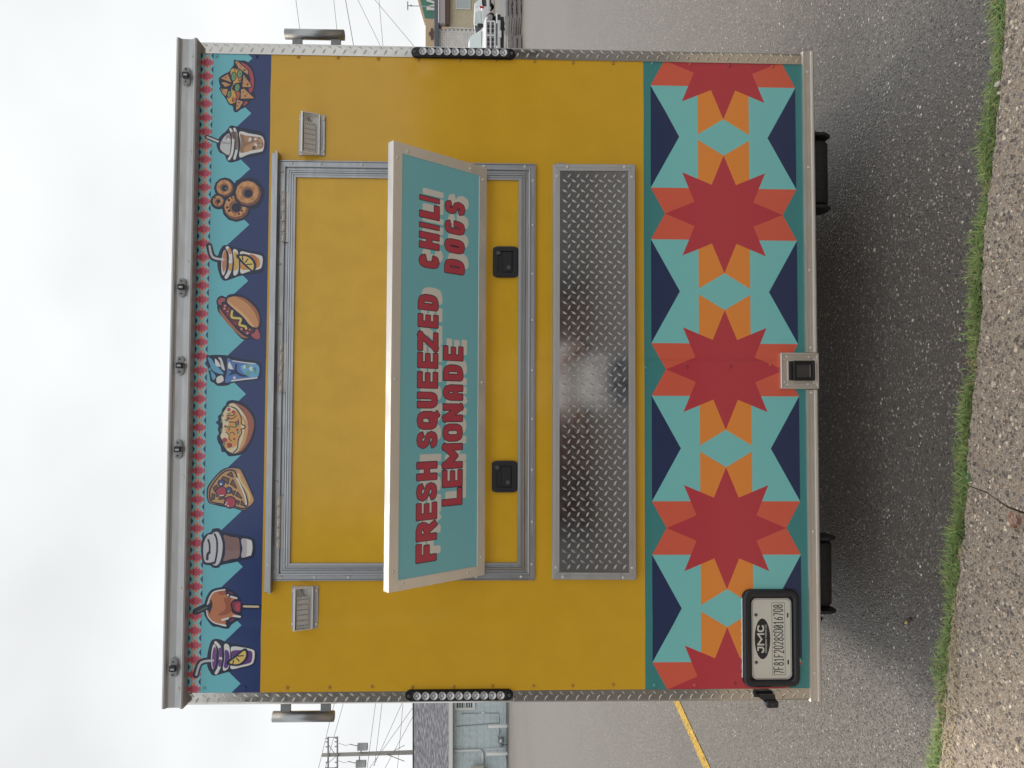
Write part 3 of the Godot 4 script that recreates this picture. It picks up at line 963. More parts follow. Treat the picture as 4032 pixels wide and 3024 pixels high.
func build_trailer() -> void:
	bulge_noise.seed = 5
	bulge_noise.frequency = 0.02
	bulge_noise.fractal_octaves = 2
	var t := thing("food_trailer", "yellow concession trailer with food pictures above and a red star band below", "trailer")
	t.transform = Transform3D(Basis(Vector3(0.99922967, -0.00605295, -0.03877406), Vector3(0.00520563, 0.99974625, -0.02191649), Vector3(0.03889688, 0.02169776, 0.99900763)).orthonormalized(), Vector3(0.0482, 0, -2.7492))
	trailer = t
	var alu: Material = M.alu
	var shell := Shape.new()
	shell.box(Vector3(0, 1.61, -2.52), Vector3(2.508, 2.32, 4.98), 0.02)
	part("body_shell", shell, M.shell_yellow, t)
	part("rear_sill", Shape.new().box(Vector3(0, 0.4, -0.075), Vector3(2.44, 0.16, 0.12), 0.01), M.black_steel, t)
	for sx in [-1.0, 1.0]:
		part("light_block_rail", Shape.new().box(Vector3(sx * 1.2, 0.39, -2.55), Vector3(0.06, 0.14, 4.8), 0.01), M.black_steel, t)  # unseen rails added along the floor to block light from the sides
	# wheels, far under the floor
	for sx in [-1.0, 1.0]:
		for z in [-2.3, -3.1]:
			var w := Node3D.new()
			w.name = "wheel"
			t.add_child(w, true)
			w.transform = Transform3D(Basis(Vector3(0, 0, -sx), Vector3.UP, Vector3(sx, 0, 0)), Vector3(sx * 1.06, 0.335, z))
			part("tyre", Shape.new(true).lathe([Vector2(0.2, -0.1), Vector2(0.3, -0.105), Vector2(0.33, -0.08), Vector2(0.335, 0), Vector2(0.33, 0.08), Vector2(0.3, 0.105), Vector2(0.2, 0.1)], Transform3D.IDENTITY, 28), M.rubber, w)
			part("rim", Shape.new(true).lathe([Vector2(0.205, 0.08), Vector2(0.18, 0.05), Vector2(0.1, 0.06), Vector2(0, 0.06)], Transform3D.IDENTITY, 20), M.white_paint, w)
	# printed sheets: two, meeting at a joint right of the middle
	var joint := 0.0345
	for sd in 2:
		var x0 := joint if sd == 1 else -1.2165
		var x1 := 1.2165 if sd == 1 else joint + 0.004
		var z := 0.0028 if sd == 0 else 0.0
		part("food_print_sheet", sheet(x0, x1, 2.4415, 2.7275, 60, 14, z), print_mat("food_print", top_band(x0, x1, sd == 1), 0.16), t, "navy and turquoise vinyl strip with cartoon food and a row of small stars")
		part("yellow_sheet", sheet(x0, x1, 0.9932, 2.4415, 90, 100, z), M.yellow, t, "glossy mustard yellow sheet")
		part("star_print_sheet", sheet(x0, x1, 0.3605, 0.9932, 60, 24, z), print_mat("star_print", star_band(x0, x1), 0.18), t, "teal vinyl band with large red eight-pointed stars")
	# tread-plate corners
	for sx in [-1.0, 1.0]:
		var prof := [sx * 1.2145, 0.0005, sx * 1.2145, 0.0035, sx * 1.249, 0.0035]
		for i in 5:
			var a := PI / 2 * i / 4.0
			prof.append_array([sx * (1.249 + 0.0135 * sin(a)), 0.0035 - 0.0135 * (1.0 - cos(a))])
		prof.append_array([sx * 1.2625, -0.06, sx * 1.2595, -0.06, sx * 1.2595, -0.012, sx * 1.25, 0.0005])
		var up := Transform3D(Basis(Vector3(1, 0, 0), Vector3(0, 0, 1), Vector3(0, -1, 0)), Vector3.ZERO)
		var c := part("corner_trim", Shape.new().prism(flat(prof), -2.716, -0.3605, up), M.bright, t)
		var tread := treads(minf(sx * 1.2155, sx * 1.2575) - 0.002, maxf(sx * 1.2155, sx * 1.2575) + 0.004, 0.362, 2.714, 0.0034, 0.0345, 0.0395)
		stuff(part("tread_pattern", tread, M.bright, c))
	# roof rail, with five small lamps
	var rail := part("roof_rail", extrude_x([0.004, 2.7085, 0.045, 2.7085, 0.047, 2.714, 0.045, 2.7195, 0.0385, 2.7225, 0.036, 2.728, 0.034, 2.742, 0.036, 2.766, 0.0385, 2.771, 0.045, 2.7735, 0.047, 2.779, 0.045, 2.785, 0.0, 2.786, -0.1, 2.79, -0.1, 2.78, 0.004, 2.776], -1.256, 1.2525), M.dull_alu, t)
	for x in [1.188, 0.816, 0.4, 0.017, -0.409, -0.82, -1.187]:
		screw(rail, Vector3(x, 2.7275, 0.0365), bare_screw, -0.05, 0.95)
	for x in [1.106, 0.299, 0.005, -0.307, -1.109]:
		var l := Node3D.new()
		l.name = "marker_lamp"
		t.add_child(l, true)
		l.position = Vector3(x, 2.7475, 0.0355)
		part("lamp_base", Shape.new().prism(rounded(-0.036, -0.0145, 0.036, 0.0145, 0.0143, 6), -0.002, 0.004), M.clear_grey, l)
		part("bulb_block", Shape.new().box(Vector3(0, -0.001, 0.012), Vector3(0.021, 0.024, 0.018), 0.002), M.dark_plastic, l)
		part("reflector", Shape.new().box(Vector3(-0.001, -0.002, 0.0205), Vector3(0.006, 0.014, 0.002), 0.0005), M.galvanised, l)
		part("lens", Shape.new().prism(rounded(-0.0345, -0.0132, 0.0345, 0.0132, 0.013, 6), 0.004, 0.0115), M.clear, l)
		for sx in [-0.024, 0.024]:
			screw(l, Vector3(sx, 0, 0.0115), M.dark_metal, 0.0, 0.6)
	# bottom rail in two lengths either side of the hitch
	for seg in [[-1.262, -0.0725], [0.0725, 1.2635]]:
		var b := part("bottom_rail", extrude_x([-0.03, 0.363, 0.006, 0.363, 0.012, 0.361, 0.012, 0.355, 0.0075, 0.352, 0.0075, 0.344, 0.0068, 0.3435, 0.0068, 0.3425, 0.0075, 0.342, 0.0075, 0.332, 0.012, 0.329, 0.013, 0.323, 0.011, 0.318, -0.03, 0.318], seg[0], seg[1]), M.warm_alu, t)
		for x in [1.183, 0.802, 0.396, 0.091, -0.083, -0.619, -1.156]:
			if x > seg[0] and x < seg[1]:
				screw(b, Vector3(x, 0.3425, 0.007), bare_screw, 0.0, 0.85)
	# drip rail over the hatch
	var drip := part("drip_rail", extrude_x([-0.002, 2.4315, 0.006, 2.4315, 0.0065, 2.41, 0.03, 2.4065, 0.032, 2.412, 0.034, 2.411, 0.034, 2.4015, -0.002, 2.4015], -0.842, 0.827), alu, t)
	for x in [0.785, 0.422, 0.025, -0.358, -0.74]:
		screw(drip, Vector3(x, 2.4195, 0.0065), bare_screw, 0.0, 0.8)
	build_hatch(t)
	build_sign(t)
	build_counter(t)
	for p in [[0.899, 1.0], [-0.899, -1.0]]:
		build_work_lamp(t, p[0], p[1])
	for p in [[1.2305, 1.6985], [-1.2275, 1.698]]:
		build_brake_light(t, p[0], p[1])
	build_hitch(t)
	build_plate(t)
	# pipe sockets on both sides
	for sx in [-1.0, 1.0]:
		var h := Node3D.new()
		h.name = "pipe_socket"
		t.add_child(h, true)
		h.position = Vector3(0, 0, -0.055)
		var dy := 0.004 if sx < 0.0 else 0.0
		part("mount_plate", Shape.new().box(Vector3(sx * 1.2665, 2.285 + dy, -0.01), Vector3(0.009, 0.235, 0.07), 0.002), M.dark_metal, h)
		for y in [2.36, 2.208]:
			part("stand_off", Shape.new().box(Vector3(sx * 1.29, y + dy, -0.01), Vector3(0.045, 0.038, 0.012), 0.001), M.grey_steel, h)
		var pipe := Shape.new(true)
		pipe.lathe([Vector2(0.0165, 2.408), Vector2(0.0205, 2.408), Vector2(0.0205, 2.176), Vector2(0.0165, 2.176), Vector2(0.0165, 2.408)], Transform3D(Basis(Vector3(0, 0, 1), Vector3(1, 0, 0), Vector3(0, 1, 0)), Vector3(sx * 1.332, dy, -0.01)), 20)
		part("pipe", pipe, M.galvanised, h)
	# the yellow, turquoise and red screw heads along the edges and the joint
	for s in [[2.649, "scr_sky"], [2.4975, "scr_blue"], [2.341, "scr_yellow"], [2.187, "scr_yellow"], [2.0285, "scr_yellow"], [1.875, "scr_yellow"], [1.718, "scr_yellow"], [1.576, "scr_yellow"], [1.4215, "scr_yellow"], [1.27, "scr_yellow"], [1.115, "scr_yellow"], [0.9585, "scr_teal"], [0.806, "scr_orange"], [0.65, "scr_red"], [0.48, "scr_orange"]]:
		for sx in [-1.0, 1.0]:
			if sx < 0.0 and s[0] < 0.6:
				continue
			var x: float = 1.207 + 0.002 * sin(s[0] * 9.0) if sx > 0.0 else -1.1975 + 0.0015 * sin(s[0] * 13.0)
			screw(t, Vector3(x, s[0] + 0.002 * sin(s[0] * 31.0 + sx), 0.0028 if sx < 0.0 else 0.0005), M[s[1]])
	for s in [[0.011, 0.987, "scr_teal"], [0.012, 0.829, "scr_red"], [0.015, 0.658, "scr_red"], [0.024, 0.5, "scr_orange"], [-0.006, 2.65, "scr_sky"], [-0.004, 2.486, "scr_sky"]]:
		screw(t, Vector3(s[0], s[1], 0.003), M[s[2]])
	# skid rollers under the rear
	for p in [[0.647, 0.945, 0.2895], [-0.935, -0.645, 0.2955]]:
		var r := Node3D.new()
		r.name = "skid_roller"
		t.add_child(r, true)
		var along := Transform3D(Basis(Vector3(0, 1, 0), Vector3(0, 0, 1), Vector3(1, 0, 0)), Vector3(0, p[2], -0.075))
		part("roller", Shape.new(true).lathe([Vector2(0, p[0] + 0.022), Vector2(0.05, p[0] + 0.022), Vector2(0.056, p[0] + 0.03), Vector2(0.057, p[1] - 0.03), Vector2(0.052, p[1] - 0.022), Vector2(0, p[1] - 0.022)], along, 24), M.roller, r)
		for x in [p[0], p[1]]:
			var side := 1.0 if x == p[1] else -1.0
			var poly := flat([-0.12, 0.36, 0.0, 0.36, 0.0, 0.275, -0.03, 0.238, -0.1, 0.238, -0.12, 0.275])
			part("bracket", Shape.new().prism_x(poly, x - 0.006 - side * 0.004, x + 0.006 - side * 0.004), M.black_steel, r)
	part("drop_leg", Shape.new().bar(Vector3(-0.945, 0.33, -0.08), Vector3(-0.978, 0.279, -0.07), 0.018, 0.02), M.black_steel, t)


func build_hatch(t: Node3D) -> void:
	var h := Node3D.new()
	h.name = "serving_hatch"
	t.add_child(h, true)
	h.position.z = 0.001
	frame(h, -0.801, 1.415, 0.799, 2.403, [Vector2(0, 0), Vector2(0.0005, 0.0105), Vector2(0.004, 0.0112), Vector2(0.006, 0.0072), Vector2(0.019, 0.0072), Vector2(0.021, 0.0128), Vector2(0.0245, 0.0135), Vector2(0.027, 0.0128), Vector2(0.0285, 0.0055), Vector2(0.038, 0.0055), Vector2(0.039, 0.002), Vector2(0.0415, 0.002), Vector2(0.042, 0.0125), Vector2(0.0475, 0.013), Vector2(0.0485, 0.009), Vector2(0.0515, 0.009), Vector2(0.0525, 0.0145), Vector2(0.0565, 0.015), Vector2(0.0575, 0.0125), Vector2(0.0665, 0.0122), Vector2(0.067, 0.0035)], M.alu)
	var door := Shape.new().box(Vector3(0, 1.9145, -0.002), Vector3(1.472, 0.87, 0.014), 0.0)
	part("hatch_panel", door, M.hatch_yellow, h, "glossy mustard yellow hatch door")
	for q in [[0.789, 2.353], [0.788, 2.243], [0.788, 2.086], [0.787, 1.92], [0.785, 1.76], [0.784, 1.617], [0.784, 1.458], [-0.791, 2.368], [-0.79, 2.244], [-0.788, 2.117], [-0.787, 1.95], [-0.785, 1.79], [-0.782, 1.636], [-0.781, 1.467]]:
		screw(h, Vector3(signf(q[0]) * 0.7875, q[1], 0.0072), bare_screw, 0.0, 0.85)
	for x in [0.755, 0.58, 0.398, 0.17, -0.029, -0.228, -0.43, -0.59, -0.762]:
		screw(h, Vector3(x, 2.391, 0.0072), bare_screw, 0.0, 0.85)
	for x in [0.733, 0.559, 0.369, 0.191, -0.003, -0.19, -0.384, -0.58, -0.741]:
		screw(h, Vector3(x, 1.4275, 0.0072), bare_screw, 0.0, 0.85)
	for r in [[0.479, 0.675], [-0.094, 0.1], [-0.68, -0.482]]:
		var hg := Node3D.new()
		hg.name = "hinge"
		t.add_child(hg, true)
		part("hinge_leaf", Shape.new().box(Vector3((r[0] + r[1]) / 2, 2.372, 0.0125), Vector3(r[1] - r[0] - 0.004, 0.022, 0.005), 0.0008), M.alu, hg)
		for i in 5:
			var a: float = lerpf(r[0], r[1], i / 5.0) + 0.0012
			var b: float = lerpf(r[0], r[1], (i + 1) / 5.0) - 0.0012
			part("knuckle", Shape.new(true).tube([Vector3(a, 2.379, 0.0195), Vector3(b, 2.379, 0.0195)], 0.0068, 14), M.hinge_alu, hg)
	for x in [0.4135, -0.409]:
		var l := Node3D.new()
		l.name = "paddle_latch"
		t.add_child(l, true)
		l.position = Vector3(x, 1.5315, 0.009)
		var out := PackedVector2Array()
		for i in 13:
			var a := -PI / 2 + PI * i / 12.0
			out.append(Vector2(0.047 + 0.0135 * cos(a), 0.0485 * signf(sin(a)) * pow(absf(sin(a)), 0.35)))
		for i in 13:
			var a := PI / 2 + PI * i / 12.0
			out.append(Vector2(-0.047 + 0.0135 * cos(a), 0.0485 * signf(sin(a)) * pow(absf(sin(a)), 0.35)))
		var rim := Shape.new()
		for i in out.size():
			var a := out[i]
			var b := out[(i + 1) % out.size()]
			var sa := a * 0.93
			var sb := b * 0.93
			rim.quad(Vector3(a.x, a.y, -0.003), Vector3(b.x, b.y, -0.003), Vector3(b.x, b.y, 0.006), Vector3(a.x, a.y, 0.006))
			rim.quad(Vector3(a.x, a.y, 0.006), Vector3(b.x, b.y, 0.006), Vector3(sb.x, sb.y, 0.0085), Vector3(sa.x, sa.y, 0.0085))
		part("latch_rim", rim, M.black_plastic, l)
		# face plate with a sunk pocket for the paddle
		var face := Shape.new()
		var inner := [Vector3(-0.0415, -0.0285, 0), Vector3(0.0415, -0.0285, 0), Vector3(0.0415, 0.031, 0), Vector3(-0.0415, 0.031, 0)]
		var ring := out.duplicate()
		for i in ring.size():
			ring[i] *= 0.93
		var hole := flat([-0.0415, -0.0285, 0.0415, -0.0285, 0.0415, 0.031, -0.0415, 0.031])
		for strip in [flat([-0.07, 0.031, 0.07, 0.031, 0.07, 0.06, -0.07, 0.06]), flat([-0.07, -0.06, 0.07, -0.06, 0.07, -0.0285, -0.07, -0.0285]), flat([-0.07, -0.0285, -0.0415, -0.0285, -0.0415, 0.031, -0.07, 0.031]), flat([0.0415, -0.0285, 0.07, -0.0285, 0.07, 0.031, 0.0415, 0.031])]:
			for piece in Geometry2D.intersect_polygons(ring, strip):
				face.prism(piece, 0.0, 0.0085)
		face.quad(Vector3(-0.0415, -0.0285, 0.001), Vector3(0.0415, -0.0285, 0.001), Vector3(0.0415, 0.031, 0.001), Vector3(-0.0415, 0.031, 0.001))
		part("face_plate", face, M.black_plastic, l)
		part("paddle", Shape.new().box(Vector3(0, -0.0065, 0.0045), Vector3(0.078, 0.036, 0.006), 0.0012), M.black_plastic, l)
		for q in [[0.034, 0.0275], [-0.022, -0.013]]:
			part("lock", Shape.new(true).lathe([Vector2(0.0082, 0.001), Vector2(0.0082, 0.009), Vector2(0.0072, 0.01), Vector2(0.003, 0.0096), Vector2(0, 0.0085)], Transform3D(Basis.IDENTITY, Vector3(q[0], q[1], 0)), 16), M.dark_metal, l)


func build_sign(t: Node3D) -> void:  # the fold-down board over the hatch, tipped forward at its top
	var s := Node3D.new()
	s.name = "menu_board"
	t.add_child(s, true)
	var up := Vector3(0, 0.319, 0.27).normalized()
	var out := Vector3(0, -up.z, up.y)
	s.transform = Transform3D(Basis(Vector3.RIGHT, up, out), Vector3(-0.0025, 1.605, 0.05))
	part("board", Shape.new().box(Vector3(0, 0.209, -0.0165), Vector3(1.52, 0.402, 0.026), 0.0), M.white_paint, s)
	var st := SurfaceTool.new()
	st.begin(Mesh.PRIMITIVE_TRIANGLES)
	for q in [[0, 0], [0, 1], [1, 1], [0, 0], [1, 1], [1, 0]]:
		st.set_uv(Vector2(q[0], 1 - q[1]))
		st.set_normal(Vector3(0, 0, 1))
		st.add_vertex(Vector3(-0.732 + 1.464 * q[0], 0.032 + 0.352 * q[1], -0.0015))
	part("lettering_sheet", st.commit(), print_mat("sign_print", sign_print(), 0.3), s, "turquoise sheet lettered FRESH SQUEEZED LEMONADE and CHILI DOGS")
	frame(s, -0.7685, 0.0, 0.7685, 0.418, [Vector2(0.002, -0.034), Vector2(0, -0.032), Vector2(0, -0.0165), Vector2(0.0006, -0.016), Vector2(0, -0.0155), Vector2(0, -0.001), Vector2(0.001, 0), Vector2(0.0365, 0.0003), Vector2(0.0372, -0.0012)], M.sign_alu)
	for p in [[0.742, 0.36], [0.748, 0.08], [0.712, 0.4], [0.72, 0.018], [-0.745, 0.36], [-0.748, 0.08], [-0.7, 0.4], [-0.7, 0.018], [-0.05, 0.4], [-0.05, 0.018]]:
		screw(s, Vector3(p[0], p[1], 0.0003), bare_screw, 0.0, 0.85)
	# folding stays between board and hatch frame, behind the board
	for x in [-0.74, 0.74]:
		part("stay", Shape.new().bar(Vector3(x, 0.385, -0.034), Vector3(x, 0.05, -0.11), 0.02, 0.004), M.alu, s)


func build_counter(t: Node3D) -> void:  # the folded counter, faced with tread plate
	var s := Node3D.new()
	s.name = "counter_shelf"
	t.add_child(s, true)
	var tilt := Basis(Vector3.RIGHT, -0.03)
	s.transform = Transform3D(tilt, Vector3(0, 1.0315, 0.03))
	part("shelf_core", Shape.new().box(Vector3(0, 0.159, -0.018), Vector3(1.584, 0.312, 0.022), 0.0), M.dull_alu, s)
	frame(s, -0.7965, 0.0, 0.7965, 0.3185, [Vector2(0.002, -0.034), Vector2(0, -0.033), Vector2(0, -0.002), Vector2(0.002, 0), Vector2(0.0148, 0.0004), Vector2(0.0152, -0.0004), Vector2(0.0156, 0.0004), Vector2(0.0268, 0.0004), Vector2(0.0272, -0.0052)], M.dull_alu)
	var plate := part("tread_plate", Shape.new().box(Vector3(0, 0.159, -0.0055), Vector3(1.538, 0.266, 0.003), 0.0), M.tread, s, "dark mirror-like aluminium tread plate")
	var tr := treads(-0.7692, 0.7692, 0.0262, 0.2922, -0.004, 0.0395, 0.0352)
	stuff(part("tread_pattern", tr, M.tread_edge, plate))
	for p in [[0.784, 0.262], [0.785, 0.042], [0.747, 0.303], [0.747, 0.014], [-0.75, 0.305], [-0.786, 0.278], [-0.787, 0.05], [-0.75, 0.016]]:
		screw(s, Vector3(p[0], p[1], 0.0004), bare_screw, 0.0, 0.85)
	part("pivot_clip", Shape.new().box(Vector3(0.8, 0.285, -0.02), Vector3(0.008, 0.03, 0.02), 0.001), M.alu, s)


func build_work_lamp(t: Node3D, x: float, sd: float) -> void:
	var l := Node3D.new()
	l.name = "work_lamp"
	t.add_child(l, true)
	l.position = Vector3(x, 2.28, 0)
	part("flange", Shape.new().box(Vector3(0, 0.0, 0.004), Vector3(0.157, 0.1, 0.006), 0.001), M.alu, l)
	part("flange_groove", Shape.new().box(Vector3(0, -0.04, 0.008), Vector3(0.157, 0.004, 0.003), 0.0008), M.alu, l)
	# a wedge: deeper at its top, the window facing down and out
	var body := Shape.new()
	var w := 0.078
	var y0 := -0.033
	var y1 := 0.033
	var z0 := 0.018
	var z1 := 0.046
	var lip := 0.008
	var pts := flat([0.006, y0, z0, y0, z1, y1 - lip, z1 + 0.001, y1, 0.006, y1])
	for q in [[-w, -w + 0.003], [w - 0.003, w]]:
		body.prism_x(pts, q[0], q[1])
	body.quad(Vector3(-w, y1, 0.006), Vector3(-w, y1, z1 + 0.001), Vector3(w, y1, z1 + 0.001), Vector3(w, y1, 0.006))
	body.box(Vector3(0, y1 - lip / 2, z1 - 0.001), Vector3(2 * w, lip, 0.004), 0.0008)
	body.box(Vector3(0, y0 + 0.002, 0.012), Vector3(2 * w, 0.004, 0.014), 0.0008)
	body.quad(Vector3(-w, y0, 0.0075), Vector3(w, y0, 0.0075), Vector3(w, y1, 0.0075), Vector3(-w, y1, 0.0075))
	part("housing", body, M.bright_white, l)
	var n := Vector3(0, -(z1 - z0), (y1 - lip) - y0).normalized()
	var upv := Vector3(0, n.z, -n.y)
	var mid := Vector3(0, (y0 + y1 - lip) / 2, (z0 + z1) / 2)
	var pane := part("window", Shape.new().box(Vector3.ZERO, Vector3(2 * w - 0.008, 0.056, 0.0012)), M.clear, l)
	pane.transform = Transform3D(Basis(Vector3.RIGHT, upv, n), mid - n * 0.002)
	var board := part("led_board", Shape.new().box(Vector3.ZERO, Vector3(0.115, 0.043, 0.0012)), M.led_board, l)
	board.transform = Transform3D(Basis(Vector3.RIGHT, upv, n), mid - n * 0.006 + Vector3(-0.014 * 1.0, 0.004, 0))
	var chips := Shape.new()
	var dies := Shape.new()
	for i in 6:
		for j in 6:
			chips.box(Vector3(-0.048 + 0.0192 * i, -0.0175 + 0.007 * j, 0.0012), Vector3(0.009, 0.0054, 0.0012))
			dies.box(Vector3(-0.048 + 0.0192 * i, -0.0175 + 0.007 * j, 0.002), Vector3(0.0056, 0.0036, 0.0008))
	stuff(part("led_chips", chips, M.led_white, board))
	stuff(part("led_dies", dies, M.dark_plastic, board))
	for q in [[0.053, "wire_black", -0.006], [0.05, "wire_red", 0.004]]:
		part("wire", Shape.new(true).tube([Vector3(0.064, 0.012, 0.01), Vector3(0.058, 0.008 + q[2] * 0.5, 0.02), Vector3(0.044, 0.004 + q[2], 0.022)], 0.0022, 6), M[q[1]], l)
	part("cable_hole", Shape.new(true).lathe([Vector2(0, 0.009), Vector2(0.006, 0.009), Vector2(0.006, 0.0075)], Transform3D(Basis.IDENTITY, Vector3(0.064, 0.012, 0)), 14), M.dark_plastic, l)
	for q in [[0.062, 0.044], [-0.062, 0.044], [0.062, -0.0435], [-0.062, -0.0435]]:
		screw(l, Vector3(q[0], q[1], 0.0075), bare_screw, 0.0, 0.8)
	screw(l, Vector3(-sd * w, -0.008, 0.02), bare_screw, 0.0, 0.6)


func build_brake_light(t: Node3D, x: float, y: float) -> void:
	var l := Node3D.new()
	l.name = "light_bar"
	t.add_child(l, true)
	l.position = Vector3(x, y, 0.0035)
	var base := Shape.new(true)
	for q in [[0.0205, 0.2025, 0.0, 0.006], [0.0185, 0.2, 0.006, 0.012]]:
		base.smooth(false).prism(rounded(-q[0], -q[1], q[0], q[1], q[0] * 0.98, 8), q[2], q[3])
	part("housing", base, M.dark_gloss, l)
	part("bezel", Shape.new().prism(rounded(-0.0145, -0.178, 0.0145, 0.178, 0.006, 4), 0.012, 0.0135), M.dark_plastic, l)
	var dome := Shape.new(true).lathe([Vector2(0.0148, 0.0), Vector2(0.0146, 0.004), Vector2(0.0128, 0.0052), Vector2(0.0122, 0.0038), Vector2(0.0104, 0.005), Vector2(0.0098, 0.0036), Vector2(0.0076, 0.0048), Vector2(0.007, 0.003), Vector2(0.0042, 0.0036), Vector2(0.0038, 0.0058), Vector2(0, 0.007)], Transform3D.IDENTITY, 22).mesh()
	for i in 11:
		var d := part("lens", dome, M.lens_glass, l)
		d.position = Vector3(0.001, (i - 5) * 0.0312, 0.0132)
	for sy in [-0.188, 0.188]:
		screw(l, Vector3(0.0, sy, 0.0122), M.dark_metal, 0.0, 1.0)


func build_hitch(t: Node3D) -> void:
	var h := Node3D.new()
	h.name = "hitch_receiver"
	t.add_child(h, true)
	frame(h, -0.0695, 0.3145, 0.0705, 0.465, [Vector2(0, -0.02), Vector2(0, 0.015), Vector2(0.003, 0.018), Vector2(0.0075, 0.0175), Vector2(0.009, 0.0125), Vector2(0.0195, 0.012), Vector2(0.021, 0.0105), Vector2(0.027, 0.0105), Vector2(0.029, 0.013), Vector2(0.0325, 0.013), Vector2(0.033, 0.004)], M.warm_alu)
	part("backing", Shape.new().box(Vector3(0, 0.39, 0.0015), Vector3(0.125, 0.135, 0.01)), M.dark_metal, h)
	var cx := 0.0005
	var cy := 0.3765
	var outer := rounded(cx - 0.0385, cy - 0.0425, cx + 0.0385, cy + 0.0425, 0.007)
	var tube := Shape.new()
	for q in [[0.0385, 0.0425, 0.0385, 0.0425, -0.02, 0.024], [0.0385, 0.0425, 0.034, 0.038, 0.024, 0.0265], [0.034, 0.038, 0.031, 0.035, 0.0265, 0.025], [0.031, 0.035, 0.0265, 0.0305, 0.025, 0.0245], [0.0265, 0.0305, 0.026, 0.03, 0.0245, 0.004]]:
		var a := rounded(cx - q[0], cy - q[1], cx + q[0], cy + q[1], 0.006)
		var b := rounded(cx - q[2], cy - q[3], cx + q[2], cy + q[3], 0.006 if q[2] > 0.03 else 0.002)
		for i in a.size():
			var j := (i + 1) % a.size()
			tube.quad(Vector3(a[i].x, a[i].y, q[4]), Vector3(a[j].x, a[j].y, q[4]), Vector3(b[j].x, b[j].y, q[5]), Vector3(b[i].x, b[i].y, q[5]))
	tube.box(Vector3(cx, cy, 0.004), Vector3(0.054, 0.062, 0.002))
	part("receiver_tube", tube, M.black_steel, h)
	for p in [[0.054, 0.438], [0.0445, 0.449], [0.0535, 0.352], [0.045, 0.335], [-0.045, 0.4485], [-0.0535, 0.437], [-0.05, 0.358], [-0.046, 0.334]]:
		screw(h, Vector3(p[0], p[1], 0.0125), bare_screw, 0.0, 0.72)


func build_plate(t: Node3D) -> void:
	var h := Node3D.new()
	h.name = "plate_holder"
	t.add_child(h, true)
	h.position = Vector3(-1.022, 0.511, 0)
	var s := Shape.new(true)
	var rings := [[0.184, 0.109, 0.03, 0.0], [0.183, 0.1085, 0.03, 0.014], [0.178, 0.103, 0.028, 0.021], [0.165, 0.092, 0.022, 0.022], [0.16, 0.087, 0.018, 0.019], [0.1575, 0.084, 0.012, 0.004]]
	var loops := []
	for r: Array in rings:
		loops.append(rounded(-r[0], -r[1], r[0], r[1], r[2], 6))
	for i in rings.size() - 1:
		for k in loops[i].size():
			var j: int = (k + 1) % loops[i].size()
			var a: Vector2 = loops[i][k]
			var b: Vector2 = loops[i][j]
			var c: Vector2 = loops[i + 1][j]
			var d: Vector2 = loops[i + 1][k]
			s.quad(Vector3(a.x, a.y, rings[i][3]), Vector3(b.x, b.y, rings[i][3]), Vector3(c.x, c.y, rings[i + 1][3]), Vector3(d.x, d.y, rings[i + 1][3]))
	s.smooth(false).quad(Vector3(-0.17, -0.09, 0.0045), Vector3(0.17, -0.09, 0.0045), Vector3(0.17, 0.09, 0.0045), Vector3(-0.17, 0.09, 0.0045))
	part("surround", s, M.black_plastic, h)
	var seal := Shape.new(true)
	var pts := []
	for i in 25:
		pts.append(Vector3(-0.15 + 0.3 * i / 24.0, 0.1085 + 0.0012 * sin(i * 2.3), 0.004))
	seal.tube(pts, 0.0035, 6)
	part("sealant", seal, M.white_paint, h)
	var st := SurfaceTool.new()
	st.begin(Mesh.PRIMITIVE_TRIANGLES)
	var loop := rounded(-0.1525, -0.0762, 0.1525, 0.0762, 0.02, 6)
	for i in range(1, loop.size() - 1):
		for k in [0, i + 1, i]:
			st.set_uv(Vector2(loop[k].x / 0.306 + 0.5, 0.5 - loop[k].y / 0.153))
			st.set_normal(Vector3(0, 0, 1))
			st.add_vertex(Vector3(loop[k].x, loop[k].y, 0.0098))
	var plate := part("plate", st.commit(), print_mat("plate_print", plate_print(), 0.4), h, "cream maker's plate with a black oval and a hand-lettered serial")
	plate.position = Vector3(-0.003, -0.003, 0)
	part("plate_edge", Shape.new().prism(rounded(-0.153, -0.0767, 0.153, 0.0767, 0.02, 6), 0.0075, 0.0093), M.bright_white, h).position = Vector3(-0.003, -0.003, 0)
	for x in [-0.0915, 0.0875]:
		screw(h, Vector3(x, 0.0575, 0.0095), M.dark_metal, 0.0, 0.95)
	# the little black lamp on the corner beside it
	var l := Node3D.new()
	l.name = "side_marker"
	t.add_child(l, true)
	l.position = Vector3(-1.2325, 0.542, 0.003)
	part("lamp_base", Shape.new().prism(rounded(-0.012, -0.036, 0.012, 0.036, 0.004), 0.0, 0.006), M.dark_gloss, l)
	part("lamp_arm", Shape.new().prism(flat([0, -0.03, 0, 0.03, -0.006, 0.03, -0.03, 0.006, -0.03, -0.036]), -0.014, 0.014, Transform3D(Basis(Vector3(1, 0, 0), Vector3(0, 1, 0), Vector3(0, 0, 1)), Vector3(0.006, -0.004, 0.018))), M.dark_gloss, l)
	part("lamp_lens", Shape.new().box(Vector3(-0.0265, -0.021, 0.026), Vector3(0.028, 0.048, 0.034), 0.005), M.black_plastic, l)
	screw(l, Vector3(-0.0265, -0.021, 0.043), M.dark_metal, 0.0, 0.5)
	for sy in [-0.042, 0.042]:
		screw(l, Vector3(0.002, sy, 0.001), bare_screw, 0.0, 0.8)


# ---------------------------------------------------------------- ground, kerb strip and what lies on it
var KERB := flat([2.4, -2.0, 1.19, -2.166, 0.82, -2.216, 0.42, -2.267, 0.09, -2.303, -0.33, -2.352, -0.69, -2.404, -1.06, -2.458, -1.37, -2.5, -2.6, -2.67])


